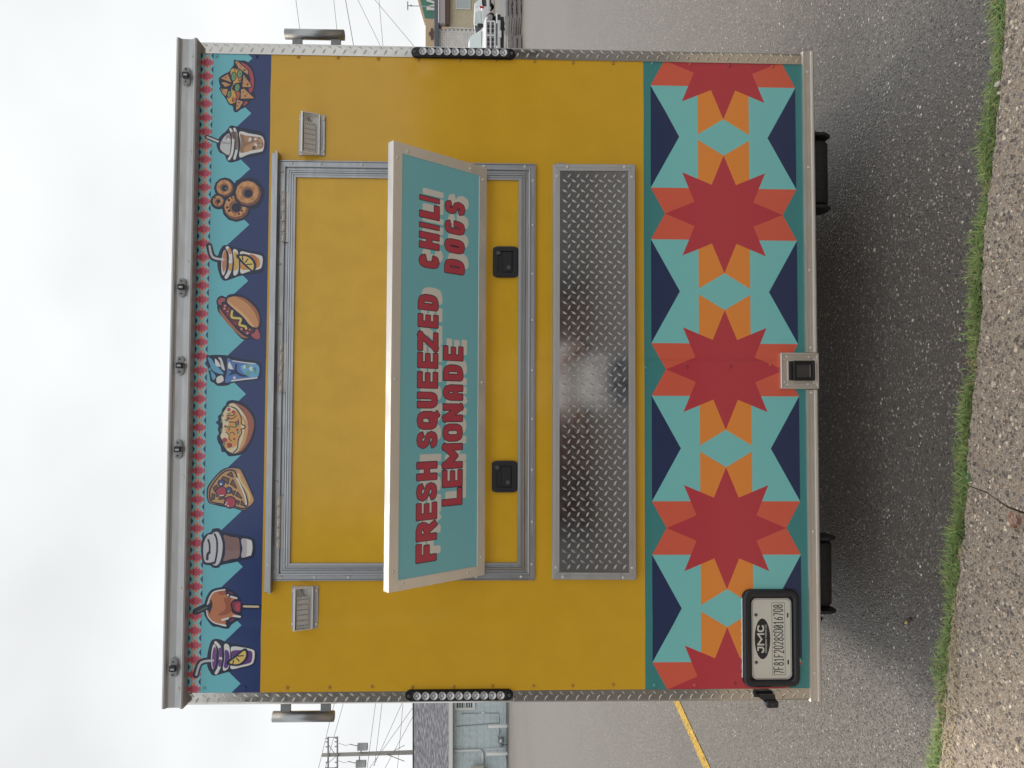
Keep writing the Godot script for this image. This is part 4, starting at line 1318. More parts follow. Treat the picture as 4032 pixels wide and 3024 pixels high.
func kerb_at(x: float) -> float:
	for i in KERB.size() - 1:
		if x <= KERB[i].x and x >= KERB[i + 1].x:
			return lerpf(KERB[i].y, KERB[i + 1].y, (KERB[i].x - x) / (KERB[i].x - KERB[i + 1].x))
	return KERB[0].y + (x - KERB[0].x) * 0.134 if x > 0.0 else KERB[-1].y + (x - KERB[-1].x) * 0.134


func build_ground() -> void:
	var n := FastNoiseLite.new()
	n.seed = 11
	n.frequency = 0.5
	n.fractal_octaves = 4
	var st := SurfaceTool.new()
	st.begin(Mesh.PRIMITIVE_TRIANGLES)
	var half := 60
	for j in range(-half, half + 1):
		for i in range(-half, half + 1):
			var x := signf(i) * (absf(i) * 0.14 + pow(absf(i) / half, 4.0) * 592.0)
			var z := signf(j) * (absf(j) * 0.14 + pow(absf(j) / half, 4.0) * 592.0) - 3.0
			var v := 1.0 + 0.34 * n.get_noise_2d(x, z) + 0.2 * n.get_noise_2d(x * 0.15 + 50.0, z * 0.6)
			st.set_color(Color(v, v * 0.995, v * 0.985))
			st.set_normal(Vector3.UP)
			st.add_vertex(Vector3(x, 0, z))
	var w := 2 * half + 1
	for j in 2 * half:
		for i in 2 * half:
			var a := j * w + i
			for k in [a, a + 1, a + w, a + 1, a + w + 1, a + w]:
				st.add_index(k)
	setting("ground", st.commit(), M.asphalt)
	# a worn yellow bay line
	var line := Shape.new()
	var d := Vector3(-0.177, 0, 1.0).normalized()
	var side := Vector3(d.z, 0, -d.x) * 0.05
	var p := Vector3(-2.58 + 0.177 * 8.0, GROUND_FIT, -5.845 - 8.0)
	for i in 44:
		var a := p + d * (0.27 * i)
		var b := p + d * (0.27 * (i + 1))
		line.quad(a - side, b - side, b + side, a + side)
	setting("road_marking", line, M.yellow_paint)
	# the old concrete walk: two slabs with a joint between them
	var walk := Node3D.new()
	walk.name = "sidewalk"
	walk.set_meta("kind", "structure")
	add_child(walk, true)
	var rg := RandomNumberGenerator.new()
	rg.seed = 4
	var joint := [Vector2(-0.335, -2.3), Vector2(-0.345, -2.22), Vector2(-0.375, -2.13), Vector2(-0.4, -1.9), Vector2(-0.4, -0.2)]
	for side_ in 2:
		var edge := PackedVector2Array()
		var x := 3.2 if side_ == 0 else -0.35
		var stop := -0.33 if side_ == 0 else -3.6
		while x > stop:
			edge.append(Vector2(x, kerb_at(x) + 0.042 + rg.randf_range(-0.006, 0.006) + 0.006 * sin(x * 9.0)))
			x -= 0.03
		var top := PackedVector2Array(edge)
		if side_ == 0:
			for q in joint:
				top.append(q + Vector2(0.002 + rg.randf_range(0, 0.005), 0))
			top.append(Vector2(3.2, 0.5))
		else:
			top.append(Vector2(-3.6, -0.2))
			for k in joint.size():
				top.append(joint[joint.size() - 1 - k] - Vector2(0.002 + rg.randf_range(0, 0.005), 0))
		part("slab", Shape.new().prism(top, -0.05, 0.026 if side_ == 0 else 0.022, Transform3D(Basis(Vector3(1, 0, 0), Vector3(0, 0, 1), Vector3(0, -1, 0)) * Basis.from_scale(Vector3(1, 1, -1)), Vector3.ZERO)), M.concrete, walk)
	build_grass()
	build_litter()


func blade(h: float, w: float, lean: float) -> ArrayMesh:
	var st := SurfaceTool.new()
	st.begin(Mesh.PRIMITIVE_TRIANGLES)
	var n := 4
	for i in n:
		var t0 := float(i) / n
		var t1 := float(i + 1) / n
		var p0 := Vector3(0, h * t0 * (1.0 - 0.25 * lean * t0), h * lean * t0 * t0)
		var p1 := Vector3(0, h * t1 * (1.0 - 0.25 * lean * t1), h * lean * t1 * t1)
		var w0 := Vector3(w * (1.0 - t0 * t0), 0, 0)
		var w1 := Vector3(w * (1.0 - t1 * t1), 0, 0)
		for v in [p0 - w0, p1 - w1, p0 + w0, p0 + w0, p1 - w1, p1 + w1]:
			st.add_vertex(v)
	st.generate_normals()
	return st.commit()


func scatter(called: String, mesh: Mesh, m: Material, places: Array) -> MultiMeshInstance3D:
	var mm := MultiMesh.new()
	mm.transform_format = MultiMesh.TRANSFORM_3D
	mm.use_colors = true
	mm.mesh = mesh
	mm.instance_count = places.size()
	for i in places.size():
		mm.set_instance_transform(i, places[i][0])
		mm.set_instance_color(i, places[i][1])
	var o := MultiMeshInstance3D.new()
	o.name = numbered(called)
	o.multimesh = mm
	o.material_override = m
	add_child(o, true)
	stuff(o)
	return o


func build_grass() -> void:
	var rg := RandomNumberGenerator.new()
	rg.seed = 21
	var n := FastNoiseLite.new()
	n.seed = 8
	n.frequency = 2.0
	var green := []
	var dry := []
	for i in 33000:
		var x := rg.randf_range(-2.4, 2.4)
		var dens := 0.46 + 0.45 * n.get_noise_1d(x * 6.0) + 0.4 * n.get_noise_1d(x * 26.0 + 9.0)
		# bare or withered stretches
		var withered := clampf(1.0 - absf(x - 0.06) / 0.09, 0.0, 1.0) + 0.9 * clampf(1.0 - absf(x + 1.12) / 0.1, 0.0, 1.0) + clampf(1.0 - absf(x - 0.62) / 0.05, 0.0, 0.5) + 0.12
		var off := rg.randfn(0.0, 0.016 + 0.007 * sin(x * 17.0) + 0.004 * sin(x * 43.0))
		if rg.randf() > dens or absf(off) > 0.07:
			continue
		var z := kerb_at(x) + off + 0.012 * sin(x * 14.0)
		var s := rg.randf_range(0.45, 1.15) * (1.0 - 0.4 * withered)
		var b := Basis(Vector3.UP, rg.randf() * TAU) * Basis(Vector3.RIGHT, rg.randf_range(0.1, 0.75)) * Basis.from_scale(Vector3(rg.randf_range(0.7, 1.4), s, s))
		var t := Transform3D(b, Vector3(x, 0.0, z))
		if rg.randf() < withered * 0.75:
			var v := rg.randf_range(0.7, 1.25)
			dry.append([t, Color(0.5 * v, 0.4 * v, 0.23 * v)])
		else:
			var v := rg.randf_range(0.55, 1.35)
			var yel := rg.randf() * rg.randf()
			green.append([t, Color((0.21 + 0.22 * yel) * v, (0.34 + 0.1 * yel) * v, (0.11 + 0.04 * yel) * v)])
	# straw caught along the left end of the strip
	for i in 2600:
		var x := rg.randf_range(-1.7, -0.55)
		var z := kerb_at(x) + rg.randf_range(0.0, 0.1) * clampf((-0.5 - x) * 1.6, 0.2, 1.0) + 0.01
		if n.get_noise_2d(x * 4.0, z * 12.0) < -0.05:
			continue
		var v := rg.randf_range(0.6, 1.2)
		var b := Basis(Vector3.UP, rg.randf() * TAU) * Basis(Vector3.RIGHT, rg.randf_range(1.2, 1.5)) * Basis.from_scale(Vector3(0.9, 0.7, 0.5))
		dry.append([Transform3D(b, Vector3(x, 0.027 if z > kerb_at(x) + 0.04 else 0.006, z)), Color(0.52 * v, 0.43 * v, 0.28 * v)])
	scatter("grass", blade(0.045, 0.0017, 0.8), M.grass, green)
	scatter("dry_grass", blade(0.036, 0.0016, 0.7), M.grass, dry)
	# one broad-leaved weed at the joint
	var w := thing("weed", "small broad-leaved green weed where the slab joint meets the grass strip", "plant", Vector3(-0.31, 0.0, -2.31))
	for i in 9:
		var a := i * 2.4
		var r := rg.randf_range(0.022, 0.038)
		var s := Shape.new(true)
		var d := Vector3(cos(a), 0.35 + 0.3 * rg.randf(), sin(a)).normalized()
		var sd := d.cross(Vector3.UP).normalized()
		var up := sd.cross(d)
		var rows := []
		for k in 6:
			var u := k / 5.0
			var wd := 0.009 * sin(PI * (0.08 + 0.9 * u)) * (0.4 + u)
			var mid := d * r * u + Vector3(0, 0.022 - 0.012 * u * u, 0)
			rows.append([mid - sd * wd + up * 0.0015, mid, mid + sd * wd + up * 0.0015])
		part("leaf", s.loft(rows), M.leaf, w)


func build_litter() -> void:
	var rg := RandomNumberGenerator.new()
	rg.seed = 33
	# a trodden cigarette end
	var c := thing("cigarette_butt", "crushed cigarette end with gold band lying on the asphalt", "cigarette butt", Vector3(-0.905, 0.0035, -2.675), 2.25)
	var grow := func(x: float) -> float: return 0.0052 + 0.0009 * sin(x * 400.0) + 0.0006 * sin(x * 910.0)
	for q in [[-0.034, -0.006, "tobacco"], [-0.006, 0.014, "gold_paper"], [0.014, 0.024, "ash"]]:
		var rings := []
		for i in 9:
			var x: float = lerpf(q[0], q[1], i / 8.0)
			var ring := []
			for k in 13:
				var a := TAU * k / 12.0
				var r: float = grow.call(x) * (1.0 + 0.15 * sin(3.0 * a + x * 300.0)) * (1.12 if q[2] == "gold_paper" else 1.0)
				ring.append(Vector3(x, r * cos(a) * 0.7 + 0.001, r * sin(a)))
			rings.append(ring)
		part({"tobacco": "filter", "gold_paper": "band", "ash": "burnt_end"}[q[2]], Shape.new(true).loft(rings), M[q[2]], c)
	# a curled dead leaf in the joint
	var l := thing("dead_leaf", "curled reddish dead leaf lying in the joint between the slabs", "leaf", Vector3(-0.405, 0.028, -2.085), 0.6)
	for i in 5:
		var s := Shape.new(true)
		var rows := []
		for k in 8:
			var a := 0.9 * i + 2.6 * k / 7.0
			var r := 0.012 + 0.003 * i
			rows.append([Vector3(r * cos(a), 0.0, r * sin(a)), Vector3((r + 0.003) * cos(a), 0.011 - 0.001 * i, (r + 0.003) * sin(a))])
		part("curl", s.loft(rows), M.dead_leaf if i % 2 == 0 else M.dead_leaf_pale, l)
	# loose pebbles near the strip
	for q in [[0.93, -2.165, 0.008, "pale oval pebble beside the right end of the grass strip"], [0.9, -2.16, 0.0055, "small chipped pebble next to the pale oval one"], [-0.19, -2.315, 0.006, "white pebble on the slab edge right of the weed"], [-1.0, -3.32, 0.007, "grey pebble on the asphalt below the left roller"], [0.55, -2.9, 0.006, "light pebble on the dark asphalt below the star band"]]:
		var rows := []
		for j in 7:
			var ring := []
			for k in 11:
				var v := Vector3(cos(TAU * k / 10.0) * sin(PI * j / 6.0), cos(PI * j / 6.0), sin(TAU * k / 10.0) * sin(PI * j / 6.0))
				ring.append(v * Vector3(1.5, 0.7, 1.0) * q[2] * (1.0 + 0.12 * sin(v.x * 5.0 + v.z * 4.0)))
			rows.append(ring)
		var o := lone("pebble", Shape.new(true).loft(rows), M.pebble, q[3], "pebble", "loose pebbles")
		o.position = Vector3(q[0], (0.024 if q[1] > kerb_at(q[0]) + 0.03 else 0.0) + q[2] * 0.6, q[1])
		o.rotation.y = rg.randf() * TAU


# ---------------------------------------------------------------- what stands behind the trailer, left
func build_house() -> void:
	var t := thing("blue_house", "pale blue clapboard house with a long grey shingle roof and white eaves", "house", Vector3(0, 0, -36))
	part("wall", Shape.new().box(Vector3(-18, 1.4, -4), Vector3(15, 2.8, 7.9)), M.house_blue, t)
	for i in 23:
		var y := 0.08 + 0.115 * i
		part("siding_board", Shape.new().prism_x(flat([-0.05, y, 0.05, y, 0.012, y + 0.119, -0.05, y + 0.119]), -25.5, -10.5), M.house_blue if i % 3 else M.house_blue_worn, t)
	for x in [-25.4, -10.75]:
		part("gable", Shape.new().prism_x(flat([-0.1, 2.7, -4.0, 4.87, -7.9, 2.7]), x, x + 0.15), M.house_blue, t)
	var roof := part("roof", Shape.new().prism_x(flat([0.45, 2.86, -4.0, 5.0, -8.45, 2.86, -8.45, 2.74, -4.0, 4.88, 0.45, 2.74]), -25.9, -10.1), M.shingle, t)
	part("fascia", Shape.new().box(Vector3(-18, 2.79, 0.465), Vector3(15.8, 0.19, 0.02), 0.003), M.white_paint, t)
	part("soffit", Shape.new().box(Vector3(-18, 2.705, 0.24), Vector3(15.8, 0.02, 0.42)), M.white_paint, t)
	part("ridge_cap", Shape.new().bar(Vector3(-25.9, 5.0, -4.0), Vector3(-10.1, 5.0, -4.0), 0.22, 0.03), M.shingle, roof)
	var w := Node3D.new()
	w.name = "window"
	t.add_child(w, true)
	w.position = Vector3(-15.55, 2.1, 0.05)
	for q in [[0.0, 0.46, 1.16, 0.1], [0.0, -0.46, 1.16, 0.1], [-0.53, 0.0, 0.1, 0.82], [0.53, 0.0, 0.1, 0.82]]:
		part("window_frame", Shape.new().box(Vector3(q[0], q[1], 0), Vector3(q[2], q[3], 0.08), 0.01), M.white_paint, w)
	part("pane", Shape.new().box(Vector3(0, 0, -0.02), Vector3(0.98, 0.84, 0.01)), M.dark_glass, w)
	part("sash_rail", Shape.new().box(Vector3(0, 0, 0.0), Vector3(0.96, 0.05, 0.05)), M.white_paint, w)
	var pipe := Shape.new(true).tube([Vector3(-18.13, 2.7, 0.12), Vector3(-18.12, 1.32, 0.1), Vector3(-18.28, 1.22, 0.1), Vector3(-18.75, 1.18, 0.12)], 0.05, 8)
	part("downpipe", pipe, M.white_paint, t)
	part("downpipe_foot", Shape.new(true).tube([Vector3(-18.1, 1.1, 0.12), Vector3(-18.05, 0.15, 0.12), Vector3(-18.9, 0.05, 0.3)], 0.025, 6), M.white_paint, t)
	part("conduit", Shape.new(true).tube([Vector3(-16.31, 2.3, 0.06), Vector3(-16.34, 0.41, 0.06), Vector3(-16.8, 0.4, 0.06)], 0.014, 6), M.grey_steel, t)
	part("conduit", Shape.new(true).tube([Vector3(-16.94, 2.5, 0.06), Vector3(-16.84, 0.43, 0.06), Vector3(-17.2, 0.36, 0.1)], 0.016, 6), M.grey_steel, t)
	part("junction_box", Shape.new().box(Vector3(-16.29, 1.2, 0.06), Vector3(0.08, 0.16, 0.08), 0.01), M.white_paint, t)
	var g := Node3D.new()
	g.name = "gas_meter"
	t.add_child(g, true)
	g.position = Vector3(-17.6, 0.3, 0.2)
	part("meter_case", Shape.new().box(Vector3(0, 0, 0), Vector3(0.24, 0.2, 0.18), 0.03), M.grey_steel, g)
	part("meter_dial", Shape.new(true).lathe([Vector2(0.07, 0), Vector2(0.07, 0.03), Vector2(0, 0.03)], Transform3D(Basis.IDENTITY, Vector3(0, 0.02, 0.09)), 14), M.white_paint, g)
	part("regulator", Shape.new(true).lathe([Vector2(0, -0.03), Vector2(0.09, -0.02), Vector2(0.09, 0.02), Vector2(0, 0.03)], Transform3D(Basis.IDENTITY, Vector3(-0.25, 0.0, 0.02)), 14), M.grey_steel, g)
	part("meter_pipe", Shape.new(true).tube([Vector3(0.4, 0.05, -0.1), Vector3(0.15, 0.16, 0), Vector3(-0.1, 0.14, 0), Vector3(-0.25, 0.05, 0), Vector3(-0.25, -0.3, 0)], 0.022, 7), M.grey_steel, g)
	for q in [[-16.8, 0.96, "white bollard by the gas meter of the blue house"], [-18.15, 1.06, "white bollard under the downpipe of the blue house"]]:
		var b := thing("bollard", q[2], "bollard", Vector3(q[0], 0, -35.55), 0.0, "white bollards guarding the house wall")
		part("post", Shape.new(true).lathe([Vector2(0.078, 0), Vector2(0.078, q[1] - 0.03), Vector2(0.06, q[1] - 0.005), Vector2(0, q[1])], Transform3D(Basis(Vector3(0, 0, 1), Vector3(1, 0, 0), Vector3(0, 1, 0)), Vector3.ZERO), 16), M.white_paint, b)
		part("foot", Shape.new(true).lathe([Vector2(0.095, 0), Vector2(0.09, 0.03), Vector2(0.078, 0.035)], Transform3D(Basis(Vector3(0, 0, 1), Vector3(1, 0, 0), Vector3(0, 1, 0)), Vector3.ZERO), 16), M.grey_steel, b)
	var a := thing("air_conditioner", "beige air conditioner box on the wall of the blue house", "air conditioner", Vector3(-19.25, 1.15, -35.62))
	part("casing", Shape.new().box(Vector3(0, 0.32, 0), Vector3(0.85, 0.64, 0.34), 0.03), M.beige, a)
	for i in 7:
		part("louvre", Shape.new().box(Vector3(-0.05, 0.12 + 0.07 * i, 0.175), Vector3(0.6, 0.025, 0.02)), M.beige, a)
	part("bracket", Shape.new().box(Vector3(0, -0.02, 0), Vector3(0.7, 0.03, 0.34)), M.grey_steel, a)


func build_pole() -> void:
	var t := thing("utility_pole", "weathered utility pole with double crossarms and two transformers above the grey roof", "utility pole", Vector3(-25.3, 0, -50))
	part("pole", Shape.new(true).tube([Vector3(0.05, 0, 0), Vector3(0.02, 6, 0), Vector3(0.0, 12.0, 0)], 0.17, 12, 0.12), M.old_wood, t)
	for y in [11.56, 10.94]:
		var arm := part("crossarm", Shape.new().box(Vector3(0.22, y, 0.14), Vector3(2.15, 0.1, 0.1), 0.01), M.old_wood_dark, t)
		for x in [-0.8, -0.45, 0.62, 0.95, 1.2]:
			part("insulator", Shape.new(true).lathe([Vector2(0, -0.13), Vector2(0.02, -0.12), Vector2(0.045, -0.06), Vector2(0.03, -0.03), Vector2(0.05, 0.02), Vector2(0, 0.05)], Transform3D(Basis(Vector3(0, 0, 1), Vector3(1, 0, 0), Vector3(0, 1, 0)), Vector3(x, y + 0.14, 0.14)), 8), M.grey_steel, arm)
	for x in [-0.82, 1.26]:
		part("tie_rod", Shape.new().bar(Vector3(x, 10.94, 0.14), Vector3(x, 11.56, 0.14), 0.04, 0.04), M.old_wood_dark, t)
	for x in [-0.55, 1.0]:
		part("brace", Shape.new().bar(Vector3(0.0, 11.0, 0.2), Vector3(x * 0.75, 11.5, 0.2), 0.04, 0.03), M.old_wood_dark, t)
	for q in [[0.55, 9.25], [-0.62, 9.36]]:
		var tr := Node3D.new()
		tr.name = "transformer"
		t.add_child(tr, true)
		tr.position = Vector3(q[0], q[1], 0.1)
		var upright := Basis(Vector3(0, 0, 1), Vector3(1, 0, 0), Vector3(0, 1, 0))
		part("tank", Shape.new(true).lathe([Vector2(0, -0.34), Vector2(0.24, -0.34), Vector2(0.245, -0.3), Vector2(0.245, 0.28), Vector2(0.26, 0.29), Vector2(0.25, 0.33), Vector2(0, 0.37)], Transform3D(upright, Vector3.ZERO), 18), M.pale_grey, tr)
		part("hanger", Shape.new().bar(Vector3(-q[0] * 0.3, 0.1, 0), Vector3(-q[0] * 0.8, 0.1, 0), 0.08, 0.08), M.grey_steel, tr)
		part("bushing", Shape.new(true).tube([Vector3(0.06, 0.34, 0), Vector3(0.1, 0.52, 0), Vector3(0.2, 0.9, 0.04)], 0.035, 7, 0.012), M.grey_steel, tr)
		part("lead", Shape.new(true).tube([Vector3(0.1, 0.5, 0), Vector3(0.2, 0.8, 0), Vector3(0.1, 1.1, 0), Vector3(0.3, 1.6, 0.05)], 0.014, 5), M.wire_grey, tr)
	for x in [-0.5, 0.6]:
		part("guy_brace", Shape.new().bar(Vector3(0.0, 7.6, 0.15), Vector3(x, 6.4, 0.15), 0.05, 0.03), M.old_wood_dark, t)


func wire(a: Vector3, b: Vector3, sag: float, r: float, label: String) -> void:
	var pts := []
	for i in 13:
		var u := i / 12.0
		pts.append(a.lerp(b, u) - Vector3(0, sag * 4.0 * u * (1.0 - u), 0))
	lone("power_line", Shape.new(true).tube(pts, r, 6), M.wire_grey, label, "power line", "overhead wires against the cloud")


func build_wires() -> void:
	var left := [[-21.05, 10.57, -23.57, 11.18, "upper wire sloping down from the crossarm"], [-19.74, 9.7, -22.46, 10.46, "second wire from the crossarm, beside the left pipe socket"], [-19.76, 7.72, -22.3, 8.05, "thin pale wire just below the left transformer"], [-19.74, 7.32, -22.09, 7.6, "dark wire below the transformers"],
		[-19.74, 6.11, -22.1, 7.18, "steep service wire crossing the others on the left"], [-20.04, 5.46, -22.38, 7.15, "steepest wire dropping to the grey roof"], [-19.74, 6.03, -23.37, 6.34, "low cable just above the grey roof"], [-20.61, 5.46, -22.57, 6.53, "lowest slanting wire by the grey roof"]]
	for q in left:
		var a := Vector3(q[0], q[1], -45)
		var b := Vector3(q[2], q[3], -45)
		wire(a - (b - a) * 2.2, b + (b - a) * (0.6 if q[3] > 7.0 else 0.9), 0.0, 0.016, q[4])
	var right := [[23.54, 12.55, 21.94, 12.34, "highest thin wire right of the trailer"], [23.6, 10.25, 22.0, 10.09, "second thin wire right of the trailer"], [23.62, 9.54, 20.88, 9.06, "thick dark wire right of the trailer"], [23.64, 8.79, 20.89, 7.44, "slanting wire below the thick one on the right"], [23.68, 7.5, 20.88, 7.26, "nearly level wire on the right"], [23.67, 7.75, 20.93, 5.41, "steep wire coming down towards the tan store"]]
	for q in right:
		var a := Vector3(q[0], q[1], -45)
		var b := Vector3(q[2], q[3], -45)
		wire(a - (b - a) * 3.0, b + (b - a) * 1.6, 0.0, 0.022 if q[4].begins_with("thick") else 0.015, q[4])


# ---------------------------------------------------------------- right
func build_shops() -> void:
	var t := thing("workshop", "low workshop with a white block end wall and cream ribbed siding", "building", Vector3(0, 0, -75))
	part("wall", Shape.new().box(Vector3(43.5, 2.1, -6), Vector3(19, 4.2, 11.8)), M.cream, t)
	var rng2 := RandomNumberGenerator.new()
	rng2.seed = 9
	part("block_wall", Shape.new().box(Vector3(34.6, 2.8, -0.25), Vector3(4.1, 5.6, 0.4)), M.mortar, t)
	for j in 26:
		for i in 10:
			var x := 32.75 + 0.41 * i + (0.205 if j % 2 else 0.0)
			if x > 36.5:
				continue
			part("block", Shape.new().box(Vector3(x, 0.12 + 0.212 * j, 0.0), Vector3(0.39, 0.195, 0.14 + 0.02 * rng2.randf()), 0.012), [M.block_white, M.block_grey, M.block_warm][rng2.randi() % 3], t)
	part("parapet", Shape.new().box(Vector3(43.0, 5.48, -3), Vector3(21.5, 0.46, 7.2), 0.02), M.slate, t)
	part("gutter", Shape.new(true).tube([Vector3(36.9, 5.24, 0.75), Vector3(53, 5.24, 0.75)], 0.06, 8), M.white_paint, t)
	part("awning", Shape.new().box(Vector3(45, 4.9, 0.3), Vector3(16.2, 0.62, 0.8), 0.02), M.mauve, t)
	part("awning_trim", Shape.new().box(Vector3(45, 4.38, 0.25), Vector3(16.2, 0.4, 0.7), 0.02), M.brown, t)
	for i in 29:
		var y := 0.145 * i
		part("siding_board", Shape.new().prism_x(flat([-0.1, y, 0.05, y, 0.01, y + 0.148, -0.1, y + 0.148]), 36.75, 53.0), M.cream, t)
	part("corner_post", Shape.new().box(Vector3(36.72, 2.1, 0.06), Vector3(0.1, 4.2, 0.12), 0.01), M.white_paint, t)
	var w := Node3D.new()
	w.name = "window"
	t.add_child(w, true)
	w.position = Vector3(40.0, 2.76, 0.1)
	part("pane", Shape.new().box(Vector3(0, 0, 0), Vector3(2.5, 1.34, 0.02)), M.sky_glass, w)
	for q in [[0.0, 0.71, 2.7, 0.08], [0.0, -0.71, 2.7, 0.08], [-1.3, 0.0, 0.08, 1.36], [1.3, 0.0, 0.08, 1.36], [0.0, 0.0, 0.06, 1.36]]:
		part("window_frame", Shape.new().box(Vector3(q[0], q[1], 0.02), Vector3(q[2], q[3], 0.08), 0.01), M.white_paint, w)
	for i in 12:
		part("blind_slat", Shape.new().box(Vector3(-1.14 + 0.2 * i, 0, -0.02), Vector3(0.16, 1.3, 0.01), 0.0, Basis(Vector3.UP, 0.4)), M.white_paint, w)
	# the store behind with its green arched sign
	var s := thing("store", "tan store with a green arched sign and big white letters", "building", Vector3(0, 0, -108))
	part("wall", Shape.new().box(Vector3(64, 3.8, -8), Vector3(30, 7.6, 14)), M.tan, s)
	part("side_wall", Shape.new().box(Vector3(50.2, 4.3, 0.5), Vector3(5.6, 8.8, 3)), M.tan, s)
	var arch := PackedVector2Array()
	var inner := PackedVector2Array()
	for i in 17:
		var u := i / 16.0
		arch.append(Vector2(lerpf(53.4, 74.0, u), 9.0 + 1.95 * sin(PI * u)))
		inner.append(Vector2(lerpf(54.1, 73.3, u), 8.9 + 1.6 * sin(PI * u)))
	for p in [arch, inner]:
		p.append(Vector2(p[p.size() - 1].x, 6.6))
		p.append(Vector2(p[0].x, 6.6))
	part("sign_border", Shape.new().prism(arch, -0.4, 0.3), M.tan_light, s)
	var sg := part("sign_face", Shape.new().prism(inner, 0.3, 0.36), M.sign_green, s)
	var tm := TextMesh.new()
	tm.text = "MO"
	var f := SystemFont.new()
	f.font_names = PackedStringArray(["Droid Sans"])
	f.font_weight = 700
	tm.font = f
	tm.font_size = 96
	tm.pixel_size = 0.026
	tm.depth = 0.2
	tm.horizontal_alignment = HORIZONTAL_ALIGNMENT_LEFT
	var let := part("sign_lettering", tm, M.white_paint, sg)
	let.position = Vector3(55.0, 7.75, 0.5)
	part("brown_fixture", Shape.new().prism(flat([-0.75, -0.15, 0.75, -0.15, 0.75, 0.15, 0.35, 0.18, 0.0, 0.5, -0.35, 0.18, -0.75, 0.15]), 0, 0.4, Transform3D(Basis.IDENTITY, Vector3(50.9, 7.75, 2.0))), M.brown, s)  # small brown pointed piece high on the side wall
	var lp := thing("lamp_post", "thin T-shaped lamp post in front of the green arched sign", "lamp post", Vector3(41.5, 0, -80))
	part("post", Shape.new(true).tube([Vector3(0, 0, 0), Vector3(0.02, 8.9, 0)], 0.07, 8, 0.045), M.grey_steel, lp)
	part("lamp_head", Shape.new().box(Vector3(0.02, 8.92, 0), Vector3(0.92, 0.1, 0.25), 0.02), M.grey_steel, lp)
	part("clamp", Shape.new().box(Vector3(0.02, 8.55, 0.06), Vector3(0.16, 0.16, 0.16), 0.02), M.grey_steel, lp)


func car_wheel(p: Node3D, at: Vector3, r: float, sx: float) -> void:
	var w := Node3D.new()
	w.name = "wheel"
	p.add_child(w, true)
	w.transform = Transform3D(Basis(Vector3(0, 0, -sx), Vector3.UP, Vector3(sx, 0, 0)), at)
	part("tyre", Shape.new(true).lathe([Vector2(r * 0.6, -0.1), Vector2(r * 0.95, -0.1), Vector2(r, -0.06), Vector2(r, 0.06), Vector2(r * 0.95, 0.1), Vector2(r * 0.6, 0.1)], Transform3D.IDENTITY, 22), M.rubber, w)
	part("rim", Shape.new(true).lathe([Vector2(r * 0.61, 0.09), Vector2(r * 0.5, 0.05), Vector2(r * 0.15, 0.07), Vector2(0, 0.07)], Transform3D.IDENTITY, 16), M.galvanised, w)


func car_rows(stations: Array) -> Array:  # stations: z, half width, bottom, belt, top, half width at the top
	var rows := []
	for s: Array in stations:
		rows.append([Vector3(s[1] * 0.94, s[2], s[0]), Vector3(s[1], s[2] + 0.18, s[0]), Vector3(s[1], s[3] - 0.12, s[0]), Vector3(s[1] * 0.96, s[3], s[0]), Vector3(s[5], s[4] - 0.04, s[0]), Vector3(s[5] * 0.85, s[4], s[0]), Vector3(0, s[4] + 0.02, s[0]), Vector3(-s[5] * 0.85, s[4], s[0]), Vector3(-s[5], s[4] - 0.04, s[0]), Vector3(-s[1] * 0.96, s[3], s[0]), Vector3(-s[1], s[3] - 0.12, s[0]), Vector3(-s[1], s[2] + 0.18, s[0]), Vector3(-s[1] * 0.94, s[2], s[0])])
	return rows


